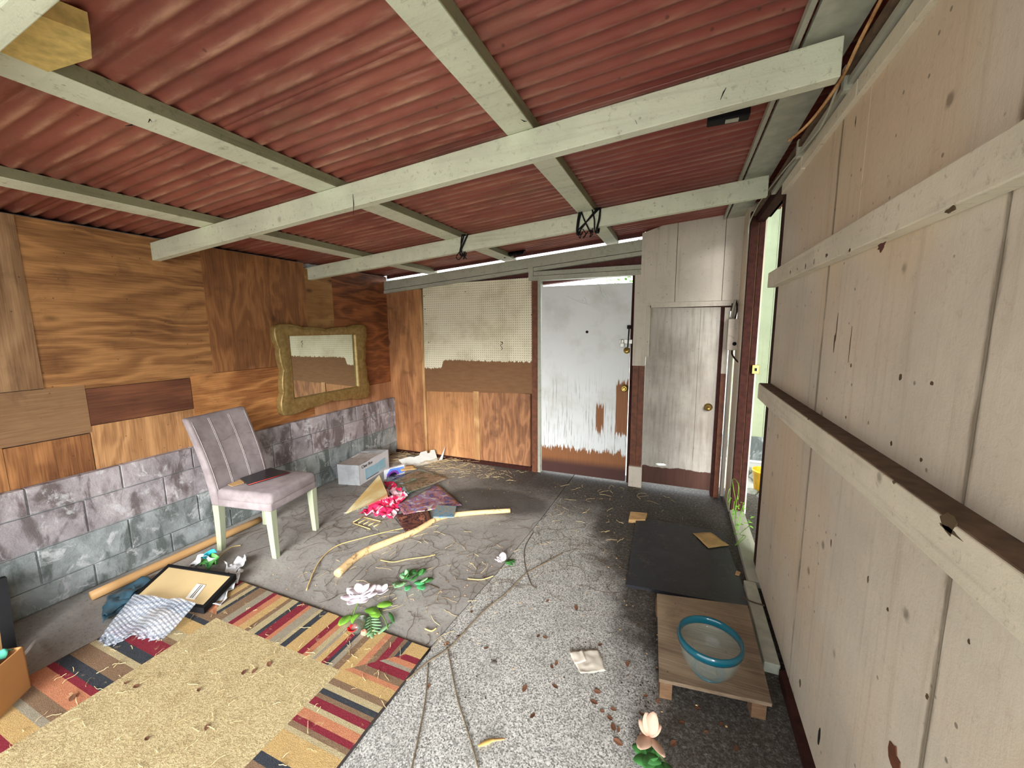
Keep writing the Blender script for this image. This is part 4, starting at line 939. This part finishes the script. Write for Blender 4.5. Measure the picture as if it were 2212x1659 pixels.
print_sheet('painting_print', ((835, 1032), (862, 1026), (884, 1068), (838, 1058)), (.03, .03, .045, .03), artmat('pale_teal_print', [srgb(96, 130, 140), srgb(150, 178, 186), srgb(90, 120, 100), srgb(190, 200, 200)], 6, 12), 'pale teal print sticking out left from under the green print', seed=2)
bb_ = root('blue_booklet', tuple(at(960, 1105)), 'small square blue booklet at the right end of the paper heap', 'booklet')
slab('cover', [at(936, 1116, .07), at(942, 1091, .075), at(986, 1093, .065), at(981, 1116, .06)], .012, artmat('blue_cover', [srgb(40, 90, 120), srgb(80, 140, 170), srgb(150, 140, 120), srgb(60, 120, 150)], 30, 4), bb_)
# white boxed print with a purple and blue arc
lp = root('white_picture_box', tuple(at(835, 1025)), 'small white box printed with a blue sky and dark purple arc', 'box')
u0, u1 = at(830, 1036, .0), at(874, 1022, .0); hh = Vector((0, 0, .10)); ld_ = (u1-u0)
slab('face', [u0, u1, u1+hh, u0+hh], .05, BOXW, lp, off=Vector((-.3, 1, 0)).normalized())
nl = Vector((ld_.y, -ld_.x, 0)).normalized()
def lpt(u, v): return u0+ld_*u+hh*v+nl*.0015
slab('sky_print', [lpt(.3, .96), lpt(.12, .45), lpt(.2, .1), lpt(.98, .15), lpt(.98, .80)], .001, plain('sky_print', srgb(96, 140, 226), .4, var=.3), lp, off=-nl)
arc = lambda r_, n=10: [lpt(.42+.3*r_*math.cos(PI*k/n), .12+.6*r_*math.sin(PI*k/n)) + nl*.001 for k in range(n+1)]
slab('arc_print', arc(1), .001, plain('violet_print_patch', srgb(126, 70, 170), .4), lp, off=-nl)
slab('arc_print', [p_+nl*.001 for p_ in arc(.62)], .001, plain('night_print_patch', srgb(34, 24, 46), .4), lp, off=-nl)
tag(sheet('brown_card', [at(862, 1008, .06), at(892, 1004, .07), at(900, 1014, .05), at(866, 1018, .05)], 6, 4, BRN, None, .006, 9, .002, 2), 'small brown card flap behind the white picture box', 'card')

# triangular board tent
HESS = M('hessian_board', .9, 0, .1); p = HESS.pos(); g = HESS.noise(p, 160, 2); g2 = HESS.noise(p, 5, 4); HESS = HESS.done(HESS.mix(HESS.step(g2, .3, .7), HESS.mix(g, srgb(190, 180, 140), srgb(214, 204, 164)), srgb(176, 148, 96)), g, .4, .002)
tb = root('canvas_back', tuple(at(790, 1085)), 'tan canvas back of a stretched painting tilted up beside the pink cloth', 'canvas')
slab('canvas', [at(746, 1108, .01), at(819, 1026, .13), at(836, 1064, .12), at(838, 1072, .05)], .012, HESS, tb, off=Vector((.2, -.1, -1)).normalized())
fr_ = [at(744, 1108, .006), at(764, 1100, .008), at(790, 1092, .02), at(812, 1084, .03), at(838, 1074, .05)]
V, F = [], []
for i in range(26):
    t = i/25; k = min(3, int(t*4)); f = t*4-k; p_ = fr_[k]*(1-f)+fr_[k+1]*f
    tube_data([p_, p_+Vector((random.uniform(-.01, .02), random.uniform(-.025, -.005), -p_.z*.7)), p_+Vector((random.uniform(-.02, .03), random.uniform(-.04, -.01), -p_.z+.004))], .0012, 4, V, F)
mesh('frayed_threads', V, F, WHITEP, tb)['kind'] = 'stuff'
PINK = M('hot_pink_cloth', .75); p = PINK.pos(); g = PINK.noise(p, 5, 3, .6, .8); PINK = PINK.done(PINK.mix(PINK.step(g, .50, .54), srgb(226, 40, 92), srgb(240, 196, 206)), PINK.noise(p, 40, 3), .4, .006)
pc = root('pink_cloth', tuple(at(830, 1085)), 'crumpled hot pink and pale pink cloth beside the prints', 'cloth')
sheet('fabric', [at(779, 1112, .005), at(832, 1060, .02), at(866, 1090, .02), at(850, 1122, .005)], 34, 26, PINK, pc, .035, 17, .003, 6)
sheet('fabric', [at(828, 1044, .02), at(848, 1040, .04), at(880, 1072, .04), at(862, 1092, .03)], 22, 18, PINK, pc, .028, 15, .003, 9)
gs = root('grey_board', tuple(at(840, 1130)), 'thin grey board lying flat below the pink cloth', 'board')
slab('board', [at(790, 1118, .006), at(846, 1112, .006), at(876, 1148, .006), at(820, 1150, .006)], .005, plain('grey_card', srgb(150, 146, 138), .7), gs)
bs = root('bamboo_slats', tuple(at(792, 1128)), 'small bundle of yellow bamboo slats below the pink cloth', 'slats')
BAM = plain('bamboo', srgb(224, 194, 128), .5)
for k in range(5):
    a, b = at(763+k*11, 1128+k*2.4, .008), at(787+k*9, 1115+k*3.6, .008); tube('slat', [a, b], .0045, BAM, bs, 6)
tube('slat', [at(763, 1130, .012), at(800, 1143, .012)], .004, BAM, bs, 6); tube('slat', [at(786, 1117, .012), at(822, 1126, .012)], .004, BAM, bs, 6)

# ------------------------------------------------------------------ flowers
PET = plain('white_silk_petal', srgb(244, 236, 244), .6, var=.03); STEMG = plain('green_stem', srgb(96, 130, 62), .6)
def petal(L, W, curl, lift=.0, n=7):
    V = []; F = []
    for i in range(n+1):
        t = i/n; w_ = W*math.sin(PI*min(1, t*.92+.04))**.7; z_ = lift*t+curl*t*t
        V += [(L*t, -w_, z_+.15*w_), (L*t, 0, z_), (L*t, w_, z_+.15*w_)]
    for i in range(n): q = i*3; F += [(q, q+3, q+4, q+1), (q+1, q+4, q+5, q+2)]
    return V, F
def add_petal(name, c, yaw_, pitch, L, W, curl, mat, par, lift=0):
    V, F = petal(L, W, curl, lift); R_ = Matrix.Translation(c) @ Matrix.Rotation(yaw_, 4, 'Z') @ Matrix.Rotation(-pitch, 4, 'Y')
    o = mesh(name, [R_ @ Vector(v) for v in V], F, mat, par, True); s = o.modifiers.new('s', 'SOLIDIFY'); s.thickness = .0012; return o
fw = root('white_silk_flower', tuple(at(775, 1300)), 'large white artificial flower head with green leaves, above the rug edge', 'flower')
c0 = at(778, 1292, .06)
for k in range(7): add_petal('petal', c0+Vector((0, 0, 0)), k*2*PI/7+.35, .22, .105, .034, .01, PET, fw)
for k in range(5): add_petal('petal', c0+Vector((0, 0, .012)), k*2*PI/5, .8, .075, .028, -.01, PET, fw)
c1 = c0+Vector((.075, .085, -.01))
for k in range(5): add_petal('petal', c1, k*2*PI/5+.2, .6, .06, .022, 0, PET, fw)
for k, (dx, dy, yw) in enumerate(((.06, -.03, .2), (.10, .02, .6), (.04, -.07, -.9), (.09, -.02, -.3), (.02, -.09, -1.6))):
    add_petal('leaf', c0+Vector((dx, dy, -.035)), yw, .05, .085, .028, -.005, LEAFG, fw)
tube('stem', smoothpts([c0, c0+Vector((.03, -.09, -.045)), at(775, 1345, .015)], 5), .004, STEMG, fw)
gv = root('green_leaf_sprig', tuple(at(890, 1255)), 'artificial green leaf sprig lying right of the white flower', 'leaves')
GRN2 = plain('emerald_silk_leaf', srgb(84, 176, 112), .5, var=.3); GRN3 = plain('sage_silk_leaf', srgb(140, 186, 138), .6, var=.2)
for px, py, yw, L, mt_ in ((870, 1250, 2.2, .06, GRN3), (872, 1262, 3.6, .07, GRN3), (876, 1258, -1.9, .08, GRN3), (895, 1258, .1, .07, GRN2), (905, 1262, -.6, .075, GRN2), (884, 1264, -1.2, .06, GRN2), (900, 1245, 1.4, .08, LEAFD), (888, 1245, 1.9, .07, LEAFD), (912, 1258, .8, .07, LEAFD), (880, 1246, 2.6, .06, GRN2)):
    add_petal('leaf', at(px, py, .02), yw, .15, L, L*.34, -.004, mt_, gv)
for k in range(12): add_petal('leaf', at(872+random.uniform(0, 40), 1236+random.uniform(0, 22), .02+random.uniform(0, .02)), random.uniform(0, 6.28), random.uniform(.2, .9), .05, .013, 0, random.choice((GRN3, GRN2, LEAFD)), gv)
tube('stem', smoothpts([at(905, 1258, .01), at(925, 1262, .006), at(948, 1271, .005)], 5), .003, TWIG, gv)
sf = root('small_white_flower', tuple(at(1088, 1212)), 'small fallen white flower with a green sprig in the middle of the floor', 'flower')
cc = at(1085, 1212, .015)
for yw, L in ((1.9, .075), (2.9, .05), (-2.6, .055), (-1.9, .045), (1.2, .04)): add_petal('petal', cc, yw, .35, L, L*.33, 0, PET, sf)
for yw in (-.3, .2, .6): add_petal('leaf', cc+Vector((.02, 0, 0)), yw, .05, .07, .016, 0, LEAFD, sf)
vs = root('glass_bud_vase', tuple(at(782, 1345)), 'small clear glass tube vase lying on the rug edge with a red bloom', 'vase')
VG = M('clear_glass', .08, 0, .5); VG.b.inputs['Transmission Weight'].default_value = .85; VG = VG.done(srgb(190, 204, 190))
RED = plain('red_silk_bloom', srgb(222, 40, 44), .6, var=.15); PEACH = plain('peach_bead', srgb(214, 150, 124), .5)
va, vb = at(783, 1335, .035), at(768, 1362, .035); dv = (vb-va)
tube('glass_tube', [va, va+dv*.3, va+dv*.6, va+dv*.85, vb], [.022, .030, .032, .028, .024], VG, vs, 16)
for k in range(7): add_petal('bloom_petal', at(762, 1364, .03), k*2*PI/7, .7, .035, .014, 0, RED, vs)
o = lathe('bead', [(0, -.016), (.012, -.011), (.017, 0), (.012, .011), (.004, .012), (0, .006)], 14, PEACH, vs, tuple(at(786, 1366, .02)))
fn = root('silk_fern_leaf', tuple(at(806, 1350)), 'pale green artificial fern leaf lying right of the red bloom', 'leaf')
fc, ft = at(800, 1332, .02), at(803, 1372, .015); dd = (ft-fc); base_yaw = math.atan2(dd.y, dd.x)
for k in range(7):
    c_3 = fc+dd*(k/7)
    for sgn in (-1, 1): add_petal('leaflet', c_3, base_yaw+sgn*(1.15-.07*k), .15, .065*math.sin(PI*(k+1.5)/9), .008, -.004, GRN3, fn)
add_petal('leaflet', fc+dd*.85, base_yaw, .1, .05, .009, 0, GRN3, fn)
tube('stem', smoothpts([at(800, 1318, .01), fc, fc+dd*.5, ft], 4), .0025, STEMG, fn)
sp2 = root('wilted_sprig', tuple(at(838, 1350)), 'thin wilted green stem with a drooping leaf at the rug edge', 'sprig')
tube('stem', smoothpts([at(812, 1322, .01), at(826, 1330, .03), at(834, 1345, .03), at(838, 1360, .02)], 5), .003, STEMG, sp2)
add_petal('leaf', at(846, 1345, .02), -1.7, .1, .09, .012, -.01, GRN3, sp2); add_petal('leaf', at(840, 1322, .02), -.6, .1, .10, .010, -.01, LEAFD, sp2)
FAD = plain('faded_pink_petal', srgb(206, 172, 150), .7, var=.12)
tf = root('faded_pink_flower', tuple(at(1400, 1600)), 'faded pink artificial flower with long petals standing at the bottom edge of the picture', 'flower')
tcx = at(1402, 1590, .05)
for yw, pt_, L, W in ((1.9, .9, .07, .02), (1.2, 1.0, .08, .026), (.5, .7, .06, .02), (2.6, .6, .055, .02), (-1.9, .3, .095, .026), (-.95, .25, .10, .016), (-2.4, .2, .04, .02), (1.5, .5, .05, .03)):
    add_petal('petal', tcx, yw, pt_, L, W, 0, FAD, tf)
for k in range(9): add_petal('leaf', at(1385+k*5, 1635+(k % 3)*6, .02), k*.7, .2, .07, .022, -.005, LEAFD, tf)
for (x0_, y0_, x1_, y1_) in ((1410, 1612, 1440, 1650), (1395, 1612, 1392, 1640)): tube('stem', [at(x0_, y0_, .03), at(x1_, y1_, .01)], .003, STEMG, tf, 6)

# ------------------------------------------------------------------ black mat, card, stool, bowl
MAT = M('black_rubber', .45, 0, .5); p = MAT.pos(); g = MAT.noise(p, 7, 5, .65, .4); gg = MAT.noise(p, 60, 4, .7)
MAT = MAT.done(MAT.mix(MAT.mt('MULTIPLY', MAT.step(g, .5, .7), MAT.step(gg, .35, .7)), srgb(34, 36, 42), srgb(86, 78, 70)), gg, .2, .004, rough=MAT.mt('MULTIPLY_ADD', g, .5, .25))
mt1 = root('black_board', tuple(at(1480, 1200)), 'large flat black board lying on the soil in front of the grey door', 'board')
slab('board', [at(1375, 1116, .02), at(1352, 1262, .02), at(1622, 1312, .02), at(1560, 1148, .02)], .018, MAT, mt1)
tag(sheet('tan_card', [at(1497, 1152, .026), at(1535, 1150, .026), at(1575, 1178, .026), at(1530, 1184, .026)], 8, 6, BRN, None, .004, 9, .002, 4), 'tan five-sided scrap of cardboard lying on the black board', 'cardboard')
tag(slab('tan_block', [at(1362, 1105, .03), at(1398, 1108, .03), at(1394, 1122, .03), at(1358, 1122, .03)], .03, BRN), 'small tan block at the far left corner of the black board', 'block')
tag(slab('tan_chip', [at(1591, 1232, .026), at(1600, 1236, .026), at(1597, 1242, .026), at(1588, 1240, .026)], .006, BRN), 'tiny tan chip at the right side of the black board', 'chip')
WTOP = ply('weathered_grey_board', srgb(98, 80, 64), srgb(158, 138, 114), 'x', 1.2, 51, .4, 14)
st = root('low_stool', tuple(at(1530, 1440)), 'low weathered wooden stool standing by the beige siding', 'stool')
zt = .10
T = [at(1419, 1282, zt), at(1424, 1466, zt), at(1668, 1520, zt), at(1615, 1308, zt)]
slab('top', T, .016, WTOP, st)
SIDEW = ply('pine_cleat', srgb(96, 72, 52), srgb(140, 108, 78), 'x', 1, 55, .3)
def cleat(P, Q, w_):   # standing board from P to Q
    d_ = (Q-P).normalized(); n_ = Vector((-d_.y, d_.x, 0)); n_ = n_ if n_.y > 0 else -n_
    slab('foot', [P, Q, Q+n_*w_, P+n_*w_], zt-.016, SIDEW, st)
za = zt-.016
f0_, f1_ = Vector((T[1].x+.004, T[1].y+.01, za)), Vector((T[2].x-.008, T[2].y+.02, za))
vx = (f1_-f0_)
cleat(f0_, f0_+vx*.12, .05); cleat(f0_+vx*.86, f0_+vx*.99, .05)
g0, g1 = Vector((T[0].x+.004, T[0].y-.06, za)), Vector((T[3].x-.01, T[3].y-.06, za)); vx = g1-g0
cleat(g0, g0+vx*.12, .05); cleat(g0+vx*.86, g1, .05)
bo = root('glass_bowl', (.178, 1.745, zt), 'clear glass bowl with a teal blue rim standing on the low stool', 'bowl')
BG = M('bowl_glass', .05, 0, .5); BG.b.inputs['Alpha'].default_value = .24; BG = BG.done(srgb(150, 156, 146))
RIM = M('teal_glass_rim', .12, 0, .6); RIM = RIM.done(srgb(12, 82, 98))
lathe('bowl', [(.062, 0), (.064, .004), (.085, .02), (.108, .055), (.121, .105), (.124, .135), (.121, .135), (.118, .105), (.105, .056), (.082, .024), (.03, .010), (0.0, .009)], 40, BG, bo, (.178, 1.745, zt))
lathe('rim', [(.120, .128), (.128, .130), (.131, .146), (.128, .162), (.122, .164), (.116, .158), (.116, .134)], 48, RIM, bo, (.178, 1.745, zt), closed=True)
lathe('foot_ring', [(.05, 0), (.066, 0), (.066, .006), (.05, .006)], 30, RIM, bo, (.178, 1.745, zt), closed=True)
tag(sheet('dried_leaf_litter', [(.14, 1.72, zt+.014), (.20, 1.70, zt+.014), (.22, 1.77, zt+.014), (.15, 1.77, zt+.014)], 8, 8, TWIG, None, .01, 30, .002, 3), 'dark dried leaf lying inside the glass bowl', 'leaf')

# folded paper on the floor
PAP = plain('dirty_white_paper', srgb(206, 198, 184), .75, var=.1, k=30)
fp_ = root('crumpled_paper', tuple(at(1270, 1430)), 'folded dirty white paper square on the speckled slab', 'paper')
sheet('paper', [at(1229, 1410, .012), at(1292, 1403, .012), at(1309, 1450, .01), at(1254, 1457, .01)], 14, 12, PAP, fp_, .006, 22, .002, 4)
sheet('fold', [at(1231, 1410, .018), at(1258, 1405, .018), at(1266, 1428, .016), at(1242, 1434, .016)], 8, 8, PAP, fp_, .005, 20, .002, 6)
for px, py in ((1301, 1452), (1273, 1456)):
    pass
ye = root('yellow_leaf', tuple(at(1060, 1598)), 'curled yellow dry leaf near the bottom centre of the picture', 'leaf')
add_petal('blade', at(1032, 1612, .006), .75, .05, .07, .010, .0, plain('yellow_dry_leaf', srgb(214, 176, 104), .6), ye); add_petal('blade', at(1050, 1600, .006), .45, .05, .075, .006, 0, BRN, ye)
tag(lathe('bottle_cap', [(0, 0), (.013, 0), (.014, .002), (.014, .006), (.012, .008), (0, .008)], 18, plain('grey_metal_cap', srgb(110, 108, 104), .6), None, tuple(at(1067, 1434))), 'flat round dark grey disc on the speckled slab', 'disc')

# dry leaves: singly placed
lm = plain('brown_dry_leaf', srgb(110, 74, 54), .7, var=.3)
V, F = petal(.034, .010, .004, 0, 5); lmesh = bpy.data.meshes.new('dry_leaf'); lmesh.from_pydata(V, [], F); lmesh.materials.append(lm)
LP = [(1165, 1370), (1183, 1378), (1045, 1400), (958, 1393), (1190, 1436), (1200, 1438), (1275, 1512), (1295, 1535), (1312, 1545), (1318, 1530), (1322, 1562), (1335, 1582), (1298, 1496), (1155, 1540), (1205, 1487), (1020, 1318), (995, 1372), (1355, 1440), (1390, 1505), (1480, 1560), (1530, 1580), (1345, 1610), (1440, 1470), (1130, 1495), (925, 1487), (1300, 1390), (1460, 1600), (1500, 1530), (1560, 1560), (1590, 1610), (1380, 1540), (1420, 1520), (1245, 1318), (1180, 1300)]
LV = []
for i, (px, py) in enumerate(LP):
    o = bpy.data.objects.new('dry_leaf', lmesh); COL.objects.link(o); o.location = at(px, py, .003); o.rotation_euler = (random.uniform(-.3, .3), 0, random.uniform(0, 6.28)); k = random.uniform(.6, 1.1); o.scale = (k, k, k)
    LV.append((px, py, o)); tag(o, 'x', 'leaf', 'dry leaves on the concrete floor')
for i, (px, py) in enumerate([(582, 1440), (428, 1487), (445, 1578), (315, 1592), (268, 1475), (152, 1515), (528, 1447), (290, 1480), (545, 1455)]):
    o = bpy.data.objects.new('dry_leaf', lmesh); COL.objects.link(o); o.location = at(px, py, .016); o.rotation_euler = (0, 0, random.uniform(0, 6.28)); k = random.uniform(.7, 1.1); o.scale = (k, k, k)
    tag(o, 'small brown dry leaf fallen on the tan rug', 'leaf', 'dry leaves on the rug')

LM = [('the folded white paper', 1270, 1430), ('the dark round disc', 1067, 1434), ('the faded pink flower', 1400, 1600), ('the right-hand rug corner', 927, 1400), ('the stool front edge', 1560, 1510), ('the curled yellow leaf', 1060, 1598), ('the small white flower', 1088, 1212)]
GR = {}
for px, py, o in LV:
    n_, d_ = min(((l[0], math.hypot(l[1]-px, l[2]-py)) for l in LM), key=lambda q: q[1]); GR.setdefault(n_, []).append((d_, o))
for n_, q in GR.items():
    q.sort(key=lambda t: t[0])
    for i, (d_, o) in enumerate(q): o['label'] = 'small brown dry leaf on the concrete, %s to %s' % (ORD[i], n_)
RL = sorted([o for o in COL.objects if o.get('group') == 'dry leaves on the rug'], key=lambda o: -o.location.x)
for o, t in zip(RL, ('rightmost', 'second from the right', 'third from the right', 'fourth from the right', 'the middle one', 'fourth from the left', 'third from the left', 'second from the left', 'leftmost')):
    o['label'] = 'small brown dry leaf fallen on the tan rug, %s' % t

# vines and long straws
def vine(px, r, mat, name, label, z_=.008, cat='vine'):
    tag(tube(name, smoothpts([at(x, y, z_) for x, y in px], 6), r, mat, None, 6), label, cat)
vine(((878, 1470), (925, 1430), (975, 1395), (1040, 1325), (1095, 1280), (1135, 1240), (1180, 1215), (1215, 1195)), .0042, VINE, 'dry_vine', 'long dry vine running from the rug corner towards the white door')
vine(((966, 1398), (974, 1440), (988, 1510), (1004, 1560), (1022, 1620), (1034, 1662)), .0032, VINE, 'dry_vine', 'thin dry vine on the speckled slab, right of two running to the bottom edge')
vine(((925, 1433), (920, 1500), (910, 1560), (898, 1620), (888, 1664)), .0032, VINE, 'dry_vine', 'thin dry vine on the speckled slab, left of two running to the bottom edge')
vine(((1152, 1150), (1135, 1180), (1133, 1210), (1138, 1235), (1148, 1262), (1158, 1270)), .003, TWIG, 'dry_vine', 'short curved dark vine crossing near the small white flower')
vine(((662, 1275), (680, 1230), (700, 1200), (730, 1178), (780, 1163), (830, 1150), (875, 1140), (930, 1128)), .0035, BAM, 'straw_stalk', 'long yellow straw stalk curving left of the bent stick', cat='straw')
vine(((470, 1208), (480, 1196), (500, 1182), (520, 1178)), .003, BAM, 'straw_stalk', 'short straw stalk by the rear chair leg', cat='straw')
vine(((822, 1210), (850, 1214), (880, 1208), (925, 1202), (940, 1198)), .0035, BAM, 'straw_stalk', 'pale straw stalk just below the bent stick', cat='straw')
vine(((1010, 1250), (1040, 1252), (1066, 1244)), .0035, BAM, 'straw_stalk', 'pale straw stalk on the floor left of the joint', cat='straw')
vine(((918, 1358), (932, 1363), (942, 1357)), .004, BAM, 'straw_stalk', 'curved straw stalk above the rug corner', cat='straw')
vine(((1600, 1290), (1630, 1302), (1652, 1308)), .004, TWIG, 'dark_twig', 'dark twig poking out beside the threshold board', .06, 'twig')
vine(((1150, 1400), (1150, 1400.5)), .0001, TWIG, 'dark_twig', 'x') if False else None

# fine litter: roots, straw and chips that nobody could count
def litter(name, n, fn, r, mat, label, L=(.04, .16), curl=1.0, z_=.004, seed=1, cat='litter'):
    rnd = random.Random(seed); V, F = [], []
    for i in range(n):
        x, y = fn(rnd); a_ = rnd.uniform(0, 2*PI); l_ = rnd.uniform(*L); P = [Vector((x, y, z_))]; k = 5
        for j in range(k):
            a_ += rnd.uniform(-curl, curl)*.5; P.append(P[-1]+Vector((math.cos(a_), math.sin(a_), 0))*l_/k); P[-1].z = z_+rnd.uniform(0, .006)
        tube_data(P, r*rnd.uniform(.6, 1.3), 3, V, F)
    o = mesh(name, V, F, mat); tag(o, label, cat, kind='stuff')
inside = lambda x, y: -3.2 < x < .42 and .3 < y < 3.9
def reg(*R_):
    def f(rnd):
        x0, x1, y0, y1 = rnd.choice(R_); return rnd.uniform(x0, x1), rnd.uniform(y0, y1)
    return f
litter('root_litter', 520, reg((-2.4, -1.0, 1.55, 3.6), (-2.4, -1.0, 1.6, 2.6), (-1.0, .3, 2.3, 3.8), (-1.0, .35, 2.0, 3.2), (-3.1, -2.3, 1.9, 3.0)), .0011, TWIG, 'tangle of fine dark roots and twigs over the concrete', (.08, .30), 1.6, seed=2)
litter('straw_litter', 320, reg((-2.2, -1.0, 1.5, 2.6), (-3.0, -2.0, 3.4, 3.95), (-2.6, -1.5, 3.6, 3.95), (-1.0, .2, 2.6, 3.9)), .0014, STRAW, 'scattered bits of dry straw over the floor', (.03, .12), .8, seed=3)
litter('straw_on_rug', 170, reg((-2.6, -1.1, .45, 1.45)), .0012, STRAW, 'bits of straw scattered over the rug', (.015, .06), .5, .015, seed=4)
litter('corner_straw', 120, reg((-3.25, -2.2, 3.7, 3.98)), .0015, STRAW, 'loose straw gathered in the back left corner', (.08, .3), .8, .03, seed=6)
def chips(name, n, fn, s_, mat, label, seed, z_=.003):
    rnd = random.Random(seed); V, F = [], []
    for i in range(n):
        x, y = fn(rnd); q = len(V); k = s_*rnd.uniform(.4, 1.6); a_ = rnd.uniform(0, 6.3)
        for j in range(4): V.append((x+k*math.cos(a_+j*1.57)*rnd.uniform(.6, 1), y+k*math.sin(a_+j*1.57)*rnd.uniform(.4, 1), z_))
        V.append((x, y, z_+k*.5)); F += [(q, q+1, q+4), (q+1, q+2, q+4), (q+2, q+3, q+4), (q+3, q, q+4), (q+3, q+2, q+1, q)]
    tag(mesh(name, V, F, mat), label, 'litter', kind='stuff')
SOIL = plain('dark_soil', srgb(52, 42, 34), .9)
chips('soil_crumbs', 800, reg((-1.0, .4, 1.3, 3.9), (-.1, .42, 1.0, 3.0), (-2.6, -.4, 2.9, 3.95)), .0045, SOIL, 'crumbs of dark soil scattered towards the doors', 3)
chips('wood_chips', 260, reg((-2.4, .3, 1.5, 3.9)), .005, BRN, 'tiny pale wood and paint chips on the floor', 5)
